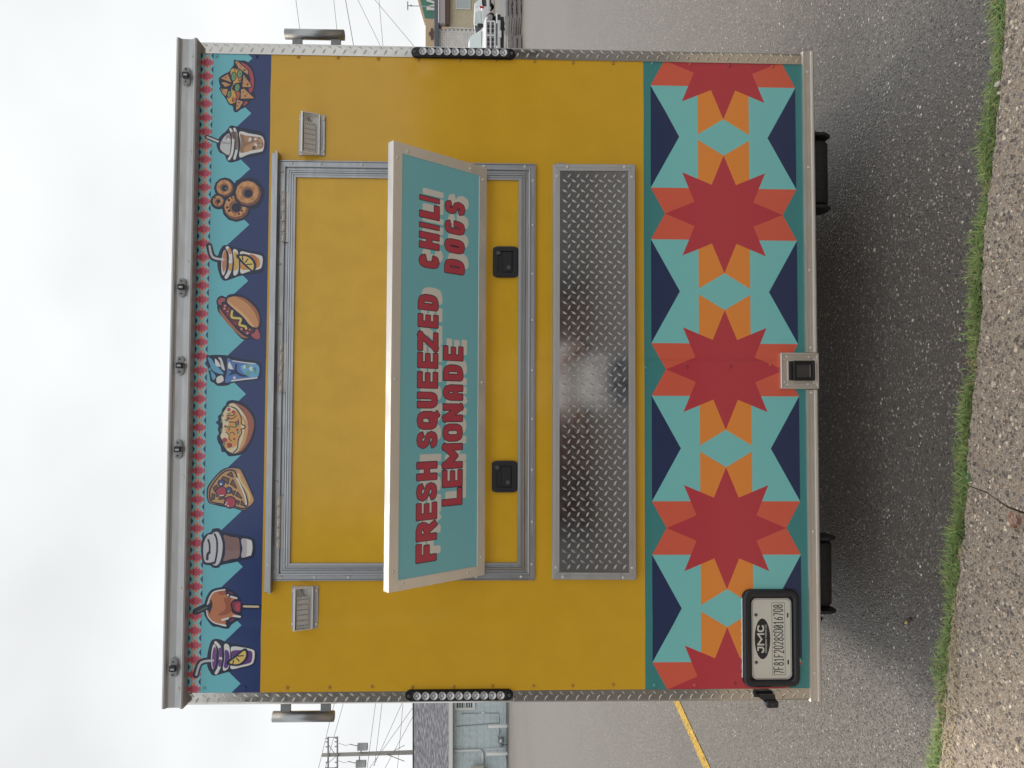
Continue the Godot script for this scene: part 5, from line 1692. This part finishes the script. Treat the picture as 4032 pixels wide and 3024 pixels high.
func build_pickup() -> void:
	var t := thing("pickup_truck", "white pickup truck facing us with a crossbar grille, right of the trailer", "pickup truck", Vector3(16.15, 0, -33.6), -0.06)
	var body := Shape.new().loft(car_rows([[0.02, 0.9, 0.5, 0.98, 1.08, 0.84], [-0.25, 0.98, 0.45, 1.05, 1.17, 0.9], [-1.2, 1.0, 0.45, 1.08, 1.24, 0.92], [-1.45, 1.0, 0.45, 1.1, 1.26, 0.92]]))
	body.loft(car_rows([[-3.4, 1.0, 0.45, 1.1, 1.2, 0.96], [-5.6, 1.0, 0.5, 1.1, 1.2, 0.96], [-5.62, 0.9, 0.6, 1.0, 1.1, 0.9]]))
	part("body", body, M.car_white, t)
	part("cab", Shape.new().loft(car_rows([[-1.4, 1.0, 0.45, 1.1, 1.27, 0.9], [-2.1, 1.0, 0.45, 1.14, 1.88, 0.76], [-2.5, 1.0, 0.45, 1.14, 1.93, 0.77], [-3.3, 1.0, 0.45, 1.12, 1.9, 0.76], [-3.5, 1.0, 0.45, 1.1, 1.3, 0.9]])), M.car_white, t)
	part("windscreen", Shape.new().loft([[Vector3(-0.82, 1.3, -1.42), Vector3(0.82, 1.3, -1.42)].map(func(v): return v + Vector3(0, 0.0, 0.03)), [Vector3(-0.69, 1.83, -2.0), Vector3(0.69, 1.83, -2.0)].map(func(v): return v + Vector3(0, 0.015, 0.03))]), M.sky_glass, t)
	for sx in [-1.0, 1.0]:
		part("side_window", Shape.new().loft([[Vector3(sx * 0.965, 1.16, -1.75), Vector3(sx * 0.965, 1.16, -3.1)], [Vector3(sx * 0.79, 1.8, -2.15), Vector3(sx * 0.79, 1.8, -3.0)]]), M.dark_glass, t)
		part("headlight", Shape.new().box(Vector3(sx * 0.8, 0.92, 0.02), Vector3(0.24, 0.24, 0.1), 0.03), M.lamp_glass, t)
		part("fog_lamp", Shape.new().box(Vector3(sx * 0.78, 0.5, 0.15), Vector3(0.26, 0.14, 0.04), 0.01), M.dark_plastic, t)
		part("mirror", Shape.new().box(Vector3(sx * 1.1, 1.35, -1.55), Vector3(0.2, 0.28, 0.12), 0.04), M.dark_plastic, t)
		part("tow_hook", Shape.new(true).tube([Vector3(sx * 0.35, 0.42, 0.1), Vector3(sx * 0.35, 0.38, 0.2), Vector3(sx * 0.3, 0.42, 0.18)], 0.02, 6), M.dark_plastic, t)
		for z in [-0.95, -4.6]:
			car_wheel(t, Vector3(sx * 0.88, 0.4, z), 0.4, sx)
	part("grille", Shape.new().box(Vector3(0, 0.89, 0.03), Vector3(1.24, 0.42, 0.06), 0.02), M.dark_plastic, t)
	for q in [[0.0, 1.08, 1.3, 0.07], [0.0, 0.69, 1.2, 0.07], [0.0, 0.885, 1.24, 0.08], [-0.62, 0.885, 0.08, 0.42], [0.62, 0.885, 0.08, 0.42], [0.0, 0.885, 0.09, 0.4]]:
		part("grille_bar", Shape.new().box(Vector3(q[0], q[1], 0.065), Vector3(q[2], q[3], 0.05), 0.015), M.car_white, t)
	for i in 6:
		for y in [0.985, 0.785]:
			part("grille_slat", Shape.new().box(Vector3(-0.5 + 0.2 * i, y, 0.06), Vector3(0.05, 0.12, 0.02)), M.grey_steel, t)
	part("bumper", Shape.new().box(Vector3(0, 0.53, 0.08), Vector3(1.94, 0.22, 0.16), 0.04), M.car_white, t)
	part("bumper_slot", Shape.new().box(Vector3(0, 0.6, 0.155), Vector3(1.0, 0.06, 0.02)), M.dark_plastic, t)
	part("air_dam", Shape.new().box(Vector3(0, 0.36, 0.02), Vector3(1.7, 0.18, 0.12), 0.02), M.dark_plastic, t)
	part("number_plate", Shape.new().box(Vector3(0.02, 0.47, 0.175), Vector3(0.31, 0.155, 0.012)), M.white_paint, t)
	part("floor", Shape.new().box(Vector3(0, 0.5, -2.8), Vector3(1.8, 0.1, 5.2)), M.dark_plastic, t)


func build_suv() -> void:
	var t := thing("hatchback_car", "white hatchback with a red tail lamp parked by the cream siding", "car", Vector3(30.1, 0, -61.2), -2.5)
	var rows := car_rows([[2.1, 0.7, 0.35, 0.7, 0.8, 0.6], [1.9, 0.85, 0.25, 0.85, 0.95, 0.7], [0.9, 0.9, 0.25, 0.95, 1.08, 0.74], [0.2, 0.9, 0.25, 0.98, 1.58, 0.6], [-0.6, 0.9, 0.25, 1.0, 1.68, 0.62], [-1.7, 0.9, 0.25, 1.02, 1.62, 0.6], [-2.1, 0.86, 0.3, 1.0, 1.12, 0.7], [-2.15, 0.8, 0.4, 0.95, 1.0, 0.66]])
	part("body", Shape.new().loft(rows), M.car_white, t)
	for sx in [-1.0, 1.0]:
		part("side_window", Shape.new().loft([[Vector3(sx * 0.885, 1.03, 0.6), Vector3(sx * 0.885, 1.05, -0.5)], [Vector3(sx * 0.65, 1.52, 0.15), Vector3(sx * 0.655, 1.6, -0.5)]]), M.dark_glass, t)
		part("rear_side_window", Shape.new().loft([[Vector3(sx * 0.885, 1.05, -0.6), Vector3(sx * 0.885, 1.08, -1.75)], [Vector3(sx * 0.655, 1.6, -0.6), Vector3(sx * 0.66, 1.54, -1.6)]]), M.sky_glass, t)
		part("tail_lamp", Shape.new().box(Vector3(sx * 0.82, 1.02, -2.08), Vector3(0.16, 0.34, 0.14), 0.03), M.tail_red, t)
		part("mirror", Shape.new().box(Vector3(sx * 1.0, 1.05, 0.7), Vector3(0.16, 0.14, 0.1), 0.03), M.car_white, t)
		for z in [1.35, -1.35]:
			car_wheel(t, Vector3(sx * 0.8, 0.33, z), 0.33, sx)
	part("rear_window", Shape.new().loft([[Vector3(-0.62, 1.16, -2.1), Vector3(0.62, 1.16, -2.1)], [Vector3(-0.5, 1.56, -1.78), Vector3(0.5, 1.56, -1.78)]]), M.sky_glass, t)
	part("bumper", Shape.new().box(Vector3(0, 0.5, -2.12), Vector3(1.6, 0.26, 0.14), 0.04), M.car_white, t)
	part("sill", Shape.new().box(Vector3(0, 0.32, 0), Vector3(1.7, 0.16, 3.9), 0.03), M.dark_plastic, t)


func build_pallets() -> void:
	var first: Node3D = null
	var spots := [[13.62, 0.0, -25.75, 0.3, "bottom pallet of the long grey stack in front of the pickup"], [13.6, 0.165, -25.78, 0.32, "middle pallet of the long grey stack in front of the pickup"], [13.65, 0.33, -25.74, 0.29, "top pallet of the long grey stack, under the black layer"], [10.75, 0.0, -25.2, 0.18, "bottom pallet of the stack half hidden by the trailer"], [10.72, 0.165, -25.18, 0.2, "middle pallet of the stack half hidden by the trailer"], [10.78, 0.33, -25.22, 0.16, "top pallet of the stack half hidden by the trailer"]]
	for q in spots:
		var t: Node3D
		if first == null:
			t = thing("wooden_pallet", q[4], "pallet", Vector3.ZERO, 0.0, "weathered wooden pallets in front of the pickup")
			first = t
			for z in [-0.5, 0.0, 0.5]:
				part("stringer", Shape.new().box(Vector3(0, 0.08, z), Vector3(2.4, 0.11, 0.05), 0.006), M.pallet_dark if z == 0.0 else M.pallet, t)
			for i in 12:
				part("deck_board", Shape.new().box(Vector3(-1.14 + 0.207 * i, 0.146, 0), Vector3(0.12 + 0.02 * (i % 2), 0.02, 1.06), 0.003), [M.pallet, M.pallet_dark, M.pallet_pale][i % 3], t)
			for i in 5:
				part("base_board", Shape.new().box(Vector3(-1.14 + 0.57 * i, 0.013, 0), Vector3(0.12, 0.02, 1.06), 0.003), M.pallet, t)
			for y in [0.03, 0.105]:
				part("end_board", Shape.new().box(Vector3(-1.215, y + 0.02, 0), Vector3(0.025, 0.06, 1.06), 0.003), M.pallet_pale, t)
		else:
			t = first.duplicate()
			t.name = numbered("wooden_pallet")
			add_child(t, true)
			t.set_meta("label", q[4])
		t.position = Vector3(q[0], q[1], q[2])
		t.rotation.y = q[3]
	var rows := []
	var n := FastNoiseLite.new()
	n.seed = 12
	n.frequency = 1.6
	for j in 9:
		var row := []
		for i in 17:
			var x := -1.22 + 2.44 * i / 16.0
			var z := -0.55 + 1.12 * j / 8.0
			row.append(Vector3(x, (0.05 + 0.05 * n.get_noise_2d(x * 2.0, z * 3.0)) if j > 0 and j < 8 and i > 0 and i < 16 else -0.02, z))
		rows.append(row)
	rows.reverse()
	var sh := lone("black_layer", Shape.new(true).loft(rows), M.black_plastic, "crumpled black layer lying on the long pallet stack", "plastic sheet")  # uneven black layer set over the top pallet
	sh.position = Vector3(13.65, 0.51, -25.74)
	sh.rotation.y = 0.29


# ---------------------------------------------------------------- what the shiny panels mirror: the street behind the camera, and the photographer
func net(bones: Array, cell: float, k: float) -> Shape:  # a smooth skin round tapered capsules: [a, b, radius at a, radius at b]
	var lo := Vector3.INF
	var hi := -Vector3.INF
	for b: Array in bones:
		for e in 2:
			lo = lo.min(b[e] - Vector3.ONE * (b[2 + e] + 2.0 * cell))
			hi = hi.max(b[e] + Vector3.ONE * (b[2 + e] + 2.0 * cell))
	var n := Vector3i(((hi - lo) / cell).ceil()) + Vector3i.ONE
	var f := PackedFloat32Array()
	f.resize(n.x * n.y * n.z)
	var at := 0
	for z in n.z:
		for y in n.y:
			for x in n.x:
				var p := lo + Vector3(x, y, z) * cell
				var s := 0.0
				for b: Array in bones:
					var ab: Vector3 = b[1] - b[0]
					var u := clampf((p - b[0]).dot(ab) / maxf(ab.length_squared(), 1e-9), 0.0, 1.0)
					s += exp(-(p.distance_to(b[0] + ab * u) - lerpf(b[2], b[3], u)) / k)
				f[at] = -k * log(maxf(s, 1e-30))
				at += 1
	var step := [1, n.x, n.x * n.y]
	var verts := {}
	for z in n.z - 1:
		for y in n.y - 1:
			for x in n.x - 1:
				var i0: int = x + n.x * (y + n.y * z)
				var sum := Vector3.ZERO
				var cnt := 0
				for ax in 3:
					for q in 4:
						var o := Vector3i.ZERO
						o[(ax + 1) % 3] = q & 1
						o[(ax + 2) % 3] = q >> 1
						var i: int = i0 + o.x + n.x * (o.y + n.y * o.z)
						var a := f[i]
						var b := f[i + step[ax]]
						if (a < 0.0) != (b < 0.0):
							var v := Vector3(o)
							v[ax] += a / (a - b)
							sum += v
							cnt += 1
				if cnt:
					verts[i0] = lo + (Vector3(x, y, z) + sum / cnt) * cell
	var sh := Shape.new(true)
	for z in range(1, n.z - 1):
		for y in range(1, n.y - 1):
			for x in range(1, n.x - 1):
				var i: int = x + n.x * (y + n.y * z)
				for ax in 3:
					var a := f[i]
					var b := f[i + step[ax]]
					if (a < 0.0) != (b < 0.0):
						var u: int = step[(ax + 1) % 3]
						var v: int = step[(ax + 2) % 3]
						var c := [verts[i], verts[i - u], verts[i - u - v], verts[i - v]]
						if a < 0.0:
							sh.quad(c[0], c[1], c[2], c[3])
						else:
							sh.quad(c[3], c[2], c[1], c[0])
	return sh


func build_photographer() -> void:
	var t := thing("person", "person in a white shirt and dark trousers, mirrored in the tread plate", "person", Vector3(0.27, 0.024, 0.47))
	# standing a little back from the lens, both forearms raised to hold the phone up
	var skin := [[Vector3(0, 1.62, -0.02), Vector3(0, 1.66, 0.0), 0.088, 0.095], [Vector3(0, 1.56, -0.05), Vector3(0, 1.6, -0.04), 0.06, 0.07], [Vector3(0, 1.42, 0.01), Vector3(0, 1.56, 0.0), 0.055, 0.052], [Vector3(0, 1.61, -0.115), Vector3(0, 1.585, -0.122), 0.008, 0.013]]
	for sx in [-1.0, 1.0]:
		var elbow := Vector3(sx * 0.27, 1.12, -0.08)
		var wrist := Vector3(sx * 0.11 - 0.17, 1.42, -0.33)
		var palm := Vector3(sx * 0.085 - 0.2, 1.5, -0.37)
		skin.append([Vector3(sx * 0.2, 1.38, 0.02), elbow, 0.048, 0.04])
		skin.append([elbow, wrist, 0.041, 0.027])
		skin.append([wrist, palm, 0.028, 0.03])
		skin.append([Vector3(sx * 0.093, 1.63, 0.0), Vector3(sx * 0.096, 1.6, 0.0), 0.012, 0.01])
		for i in 4:  # fingers folded forward round the edge of the phone
			var root := palm + Vector3(sx * 0.004, 0.03 - 0.021 * i, -0.012)
			var mid := root + Vector3(-sx * 0.008, 0.004, -0.034 + 0.003 * absf(i - 1.5))
			skin.append([root, mid, 0.0095, 0.009])
			skin.append([mid, mid + Vector3(-sx * 0.03, 0.0, -0.008), 0.009, 0.0075])
		skin.append([palm + Vector3(-sx * 0.01, -0.01, 0.012), palm + Vector3(-sx * 0.035, 0.015, 0.016), 0.012, 0.0095])
	part("body", net(skin, 0.014, 0.01), M.skin, t)
	part("hair", net([[Vector3(0, 1.7, 0.02), Vector3(0, 1.64, 0.05), 0.088, 0.085], [Vector3(0, 1.73, -0.03), Vector3(0, 1.72, 0.02), 0.065, 0.075]], 0.016, 0.012), M.hair, t)
	var shirt := [[Vector3(-0.13, 1.36, 0.01), Vector3(0.13, 1.36, 0.01), 0.085, 0.085], [Vector3(-0.1, 1.22, 0.0), Vector3(0.1, 1.22, 0.0), 0.125, 0.125], [Vector3(-0.1, 0.98, 0.0), Vector3(0.1, 0.98, 0.0), 0.12, 0.12], [Vector3(-0.11, 0.88, 0.0), Vector3(0.11, 0.88, 0.0), 0.115, 0.115]]
	for sx in [-1.0, 1.0]:
		shirt.append([Vector3(sx * 0.18, 1.37, 0.01), Vector3(sx * 0.26, 1.19, -0.05), 0.08, 0.068])
	part("shirt", net(shirt, 0.02, 0.025), M.shirt, t)
	var trousers := [[Vector3(-0.08, 0.86, 0.0), Vector3(0.08, 0.86, 0.0), 0.12, 0.12]]
	for sx in [-1.0, 1.0]:
		trousers.append([Vector3(sx * 0.09, 0.82, 0.0), Vector3(sx * 0.11, 0.46, -0.01), 0.095, 0.068])
		trousers.append([Vector3(sx * 0.11, 0.46, -0.01), Vector3(sx * 0.12, 0.1, 0.02), 0.068, 0.058])
	part("trousers", net(trousers, 0.022, 0.02), M.denim, t)
	for sx in [-1.0, 1.0]:
		part("shoe", net([[Vector3(sx * 0.12, 0.045, 0.05), Vector3(sx * 0.135, 0.032, -0.13), 0.045, 0.034]], 0.015, 0.012), M.dark_plastic, t)


func build_street() -> void:
	var t := thing("grey_building", "two-storey grey building across the street, mirrored in the left corner trim", "building", Vector3(0, 0, 15))
	part("wall", Shape.new().box(Vector3(-21.5, 4.4, 4), Vector3(37, 8.8, 8)), M.grey_render, t)
	part("parapet", Shape.new().box(Vector3(-21.5, 8.95, 4), Vector3(37.4, 0.3, 8.4), 0.03), M.slate, t)
	for i in 9:
		for y in [2.0, 6.0]:
			var w := part("window", Shape.new().box(Vector3(-37.5 + 4.0 * i, y, -0.02), Vector3(1.5, 1.9, 0.1)), M.white_paint, t)
			part("pane", Shape.new().box(Vector3(-37.5 + 4.0 * i, y, -0.06), Vector3(1.3, 1.7, 0.06)), M.dark_glass, w)
	for q in [[9.2, 8.2, 4.3, "low grey building across the street, mirrored in the right half of the yellow wall"], [28.6, 24.0, 4.6, "long grey building beyond the gap in the street, mirrored beside the right corner trim"]]:
		var g := thing("grey_building", q[3], "building", Vector3(q[0], 0, 20))
		part("wall", Shape.new().box(Vector3(0, q[2] / 2, 4), Vector3(q[1], q[2], 8)), M.grey_render, g)
		part("parapet", Shape.new().box(Vector3(0, q[2] + 0.15, 4), Vector3(q[1] + 0.3, 0.3, 8.3), 0.03), M.slate, g)
		for i in int(q[1] / 2.9):
			for y in [1.9]:
				var w := part("window", Shape.new().box(Vector3(-q[1] / 2 + 1.5 + 2.9 * i, y, -0.02), Vector3(1.4, 1.7, 0.1)), M.white_paint, g)
				part("pane", Shape.new().box(Vector3(-q[1] / 2 + 1.5 + 2.9 * i, y, -0.06), Vector3(1.2, 1.5, 0.06)), M.dark_glass, w)
	var h := thing("garage_row", "low dark garages across the street, mirrored in the yellow wall", "building", Vector3(0, 0, 19))
	part("wall", Shape.new().box(Vector3(0, 1.5, 3), Vector3(10, 3.0, 6)), M.dark_brick, h)
	part("roof", Shape.new().box(Vector3(0, 3.08, 2.8), Vector3(10.6, 0.16, 7), 0.02), M.slate, h)
	for i in 3:
		part("door", Shape.new().box(Vector3(-3.2 + 3.2 * i, 1.15, -0.03), Vector3(2.6, 2.3, 0.08), 0.01), M.brown, h)


# ---------------------------------------------------------------- all together
func sky_picture() -> ImageTexture:  # a bright even overcast with soft banks of cloud
	var im := Image.create(512, 256, false, Image.FORMAT_RGBF)
	var n := FastNoiseLite.new()
	n.seed = 3
	n.frequency = 1.3
	n.fractal_octaves = 5
	for y in 256:
		var el := PI / 2 - PI * (y + 0.5) / 256.0
		for x in 512:
			var az := TAU * (x + 0.5) / 512.0
			var d := Vector3(cos(el) * sin(az), sin(el), cos(el) * cos(az))
			var p := d / maxf(0.25, d.y + 0.35)
			var v := n.get_noise_3d(p.x, p.y * 0.5, p.z)
			var l := 0.7 + 0.16 * v
			im.set_pixel(x, y, Color(0.965 * l, 0.985 * l, 1.0 * l) if el > -0.02 else Color(0.3, 0.29, 0.28))
	return ImageTexture.create_from_image(im)


func _ready() -> void:
	var cam := Camera3D.new()
	cam.name = "camera"
	cam.fov = 55.86
	cam.near = 0.05
	cam.far = 1500.0
	var tilt := deg_to_rad(3.0)
	# held on its side: the picture's right is the world's down, its top is the world's right
	cam.transform = Transform3D(Basis(Vector3(0, -cos(tilt), sin(tilt)), Vector3(1, 0, 0), Vector3(0, sin(tilt), cos(tilt))), Vector3(0, 1.65, 0))
	add_child(cam, true)
	cam.current = true
	var we := WorldEnvironment.new()
	we.name = "world_environment"
	var env := Environment.new()
	env.background_mode = Environment.BG_SKY
	var sky := Sky.new()
	var pm := PanoramaSkyMaterial.new()
	pm.panorama = sky_picture()
	sky.sky_material = pm
	env.sky = sky
	env.tonemap_mode = Environment.TONE_MAPPER_LINEAR
	env.tonemap_exposure = 1.38
	env.sdfgi_enabled = true
	env.ssao_enabled = true
	env.ssil_enabled = true
	we.environment = env
	add_child(we, true)
	var sun := DirectionalLight3D.new()
	sun.name = "sun"
	sun.light_energy = 0.5
	sun.light_angular_distance = 26.0
	sun.light_color = Color(1.0, 0.95, 0.88)
	sun.shadow_enabled = true
	add_child(sun, true)
	sun.look_at_from_position(Vector3(-1.2, 9, -4.4), Vector3.ZERO)

	build_materials()
	build_ground()
	build_trailer()
	build_house()
	build_pole()
	build_wires()
	build_shops()
	build_pickup()
	build_suv()
	build_pallets()
	build_street()
	build_photographer()


func build_materials() -> void:
	grain(mat("yellow", Color(0.74, 0.425, 0.026), 0.13, 0.0, 0.5), 0.02, 0.97, 1.0, 0.8, 1)
	grain(mat("hatch_yellow", Color(0.8, 0.475, 0.028), 0.15, 0.0, 0.5), 0.02, 0.95, 1.0, 0.8, 2)
	mat("shell_yellow", Color(0.56, 0.32, 0.042), 0.25)
	metal_grain(mat("alu", Color(0.44, 0.455, 0.475), 0.38, 0.95), 31, 0.28, 0.5, Vector3(1.2, 6, 6))
	metal_grain(mat("dull_alu", Color(0.5, 0.5, 0.5), 0.5, 0.9), 32, 0.4, 0.62, Vector3(1.2, 5, 5))
	metal_grain(mat("warm_alu", Color(0.74, 0.7, 0.65), 0.42, 0.9), 33, 0.34, 0.6, Vector3(1.5, 5, 5))
	metal_grain(mat("sign_alu", Color(0.86, 0.84, 0.81), 0.42, 0.85), 36, 0.3, 0.55, Vector3(1.5, 5, 5))
	metal_grain(mat("bright", Color(0.55, 0.535, 0.505), 0.2, 1.0), 34, 0.06, 0.22, Vector3(4, 4, 4))
	metal_grain(mat("tread", Color(0.42, 0.43, 0.45), 0.2, 1.0), 35, 0.05, 0.15, Vector3(4, 4, 4))
	mat("tread_edge", Color(0.52, 0.52, 0.51), 0.25, 1.0)
	mat("bright_white", Color(0.8, 0.8, 0.79), 0.35, 0.3)
	mat("galvanised", Color(0.4, 0.41, 0.42), 0.4, 0.9)
	mat("grey_steel", Color(0.3, 0.31, 0.32), 0.55, 0.5)
	mat("dark_metal", Color(0.12, 0.12, 0.125), 0.4, 0.8)
	grain(mat("black_steel", Color(0.02, 0.02, 0.021), 0.5), 0.05, 0.5, 1.0, 0.3, 3)
	grain(mat("roller", Color(0.035, 0.03, 0.026), 0.7), 0.05, 0.45, 1.0, 0.2, 4)
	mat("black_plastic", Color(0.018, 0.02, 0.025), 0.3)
	mat("dark_plastic", Color(0.02, 0.021, 0.024), 0.5)
	mat("dark_gloss", Color(0.012, 0.014, 0.018), 0.15)
	mat("rubber", Color(0.02, 0.02, 0.02), 0.85)
	mat("white_paint", Color(0.78, 0.78, 0.76), 0.5)
	var clear := mat("clear", Color(0.85, 0.87, 0.88), 0.06)
	clear.transparency = BaseMaterial3D.TRANSPARENCY_ALPHA
	clear.albedo_color.a = 0.12
	mat("clear_grey", Color(0.3, 0.31, 0.32), 0.25)
	mat("lens_glass", Color(0.55, 0.56, 0.58), 0.1, 0.75)
	mat("led_board", Color(0.6, 0.58, 0.54), 0.6)
	mat("led_white", Color(0.75, 0.74, 0.7), 0.4)
	mat("wire_black", Color(0.02, 0.02, 0.03), 0.5)
	mat("wire_red", Color(0.25, 0.05, 0.06), 0.5)
	bare_screw = mat("screw_steel", Color(0.72, 0.71, 0.68), 0.3, 0.7)
	mat("hinge_alu", Color(0.66, 0.63, 0.6), 0.45, 0.6)
	mat("skin", Color(0.52, 0.3, 0.22), 0.5)
	mat("hair", Color(0.05, 0.035, 0.025), 0.6)
	mat("shirt", Color(0.75, 0.75, 0.74), 0.85)
	mat("denim", Color(0.14, 0.165, 0.2), 0.85)
	grain(mat("grey_render", Color(0.26, 0.255, 0.25), 0.9), 0.06, 0.7, 1.0, 3.0, 50)
	grain(mat("dark_brick", Color(0.13, 0.115, 0.105), 0.9), 0.06, 0.6, 1.0, 3.0, 49)
	mat("scr_yellow", Color(0.52, 0.29, 0.04), 0.3)
	mat("scr_sky", Color(0.2, 0.52, 0.58), 0.3)
	mat("scr_blue", Color(0.028, 0.052, 0.18), 0.3)
	mat("scr_teal", Color(0.12, 0.36, 0.35), 0.3)
	mat("scr_red", Color(0.42, 0.05, 0.065), 0.3)
	mat("scr_orange", Color(0.6, 0.12, 0.07), 0.3)
	# ground
	var asphalt := ground_mat("asphalt", stones(1024, 50000, Color(0.37, 0.352, 0.335), [Color(0.44, 0.42, 0.4), Color(0.47, 0.45, 0.43), Color(0.37, 0.352, 0.34), Color(0.52, 0.495, 0.47), Color(0.47, 0.42, 0.385), Color(0.4, 0.38, 0.36), Color(0.3, 0.285, 0.28), Color(0.44, 0.41, 0.39), Color(0.56, 0.53, 0.5), Color(0.74, 0.71, 0.68), Color(0.26, 0.25, 0.25)], 1.1, 4.1, 6, 5.5), 1.7, 0.44, Color(1.07, 1.065, 1.055))
	asphalt.metallic_specular = 0.65
	asphalt.vertex_color_use_as_albedo = true
	ground_mat("concrete", stones(1024, 34000, Color(0.64, 0.59, 0.53), [Color(0.74, 0.68, 0.61), Color(0.64, 0.58, 0.52), Color(0.52, 0.48, 0.45), Color(0.64, 0.56, 0.49), Color(0.45, 0.43, 0.425), Color(0.82, 0.77, 0.7), Color(0.7, 0.64, 0.57), Color(0.58, 0.52, 0.47)], 1.1, 7.0, 7, 6.0), 1.2, 0.85, Color(1.06, 1.06, 1.06))
	ground_mat("yellow_paint", stones(256, 900, Color(0.78, 0.64, 0.24), [Color(0.8, 0.68, 0.3), Color(0.7, 0.56, 0.2), Color(0.5, 0.42, 0.22)], 1.5, 6.0, 8, 3.0), 0.6, 0.7)
	var g := mat("grass", Color.WHITE, 0.6)
	g.vertex_color_use_as_albedo = true
	g.backlight_enabled = true
	g.backlight = Color(0.2, 0.26, 0.09)
	g.cull_mode = BaseMaterial3D.CULL_DISABLED
	mat("leaf", Color(0.12, 0.22, 0.07), 0.45)
	mat("tobacco", Color(0.07, 0.05, 0.04), 0.8)
	mat("gold_paper", Color(0.5, 0.38, 0.14), 0.35, 0.3)
	mat("ash", Color(0.05, 0.055, 0.06), 0.9)
	mat("dead_leaf", Color(0.42, 0.2, 0.13), 0.7)
	mat("dead_leaf_pale", Color(0.55, 0.33, 0.24), 0.7)
	mat("pebble", Color(0.62, 0.58, 0.48), 0.6)
	# background
	grain(mat("house_blue", Color(0.7, 0.79, 0.8), 0.6), 0.03, 0.88, 1.0, 2.0, 41)
	grain(mat("house_blue_worn", Color(0.66, 0.76, 0.78), 0.6), 0.03, 0.85, 1.0, 2.0, 42)
	grain(mat("shingle", Color(0.34, 0.345, 0.4), 0.9), 0.05, 0.3, 1.0, 2.4, 43)
	M.shingle.uv1_scale = Vector3(0.16, 0.5, 0.4)
	mat("dark_glass", Color(0.05, 0.06, 0.07), 0.05)
	mat("sky_glass", Color(0.45, 0.52, 0.52), 0.06)
	mat("beige", Color(0.62, 0.58, 0.5), 0.5)
	grain(mat("old_wood", Color(0.58, 0.54, 0.5), 0.9), 0.05, 0.6, 1.0, 1.0, 44)
	mat("old_wood_dark", Color(0.34, 0.32, 0.3), 0.9)
	mat("pale_grey", Color(0.5, 0.51, 0.52), 0.5)
	mat("wire_grey", Color(0.25, 0.25, 0.25), 0.7)
	grain(mat("cream", Color(0.68, 0.6, 0.42), 0.6), 0.03, 0.9, 1.0, 3.0, 45)
	mat("mortar", Color(0.55, 0.53, 0.5), 0.9)
	mat("block_white", Color(0.82, 0.8, 0.77), 0.8)
	mat("block_grey", Color(0.76, 0.74, 0.71), 0.8)
	mat("block_warm", Color(0.8, 0.76, 0.7), 0.8)
	mat("slate", Color(0.12, 0.14, 0.17), 0.7)
	mat("mauve", Color(0.45, 0.39, 0.39), 0.5)
	mat("brown", Color(0.12, 0.07, 0.06), 0.6)
	mat("tan", Color(0.6, 0.45, 0.3), 0.7)
	mat("tan_light", Color(0.62, 0.48, 0.35), 0.7)
	mat("sign_green", Color(0.07, 0.24, 0.17), 0.4)
	mat("car_white", Color(0.75, 0.75, 0.76), 0.2)
	mat("lamp_glass", Color(0.45, 0.45, 0.45), 0.1, 0.5)
	mat("tail_red", Color(0.5, 0.02, 0.03), 0.15)
	grain(mat("pallet", Color(0.48, 0.44, 0.42), 0.9), 0.06, 0.6, 1.0, 0.6, 46)
	grain(mat("pallet_dark", Color(0.36, 0.33, 0.315), 0.9), 0.06, 0.6, 1.0, 0.6, 47)
	grain(mat("pallet_pale", Color(0.56, 0.53, 0.5), 0.9), 0.06, 0.6, 1.0, 0.6, 48)
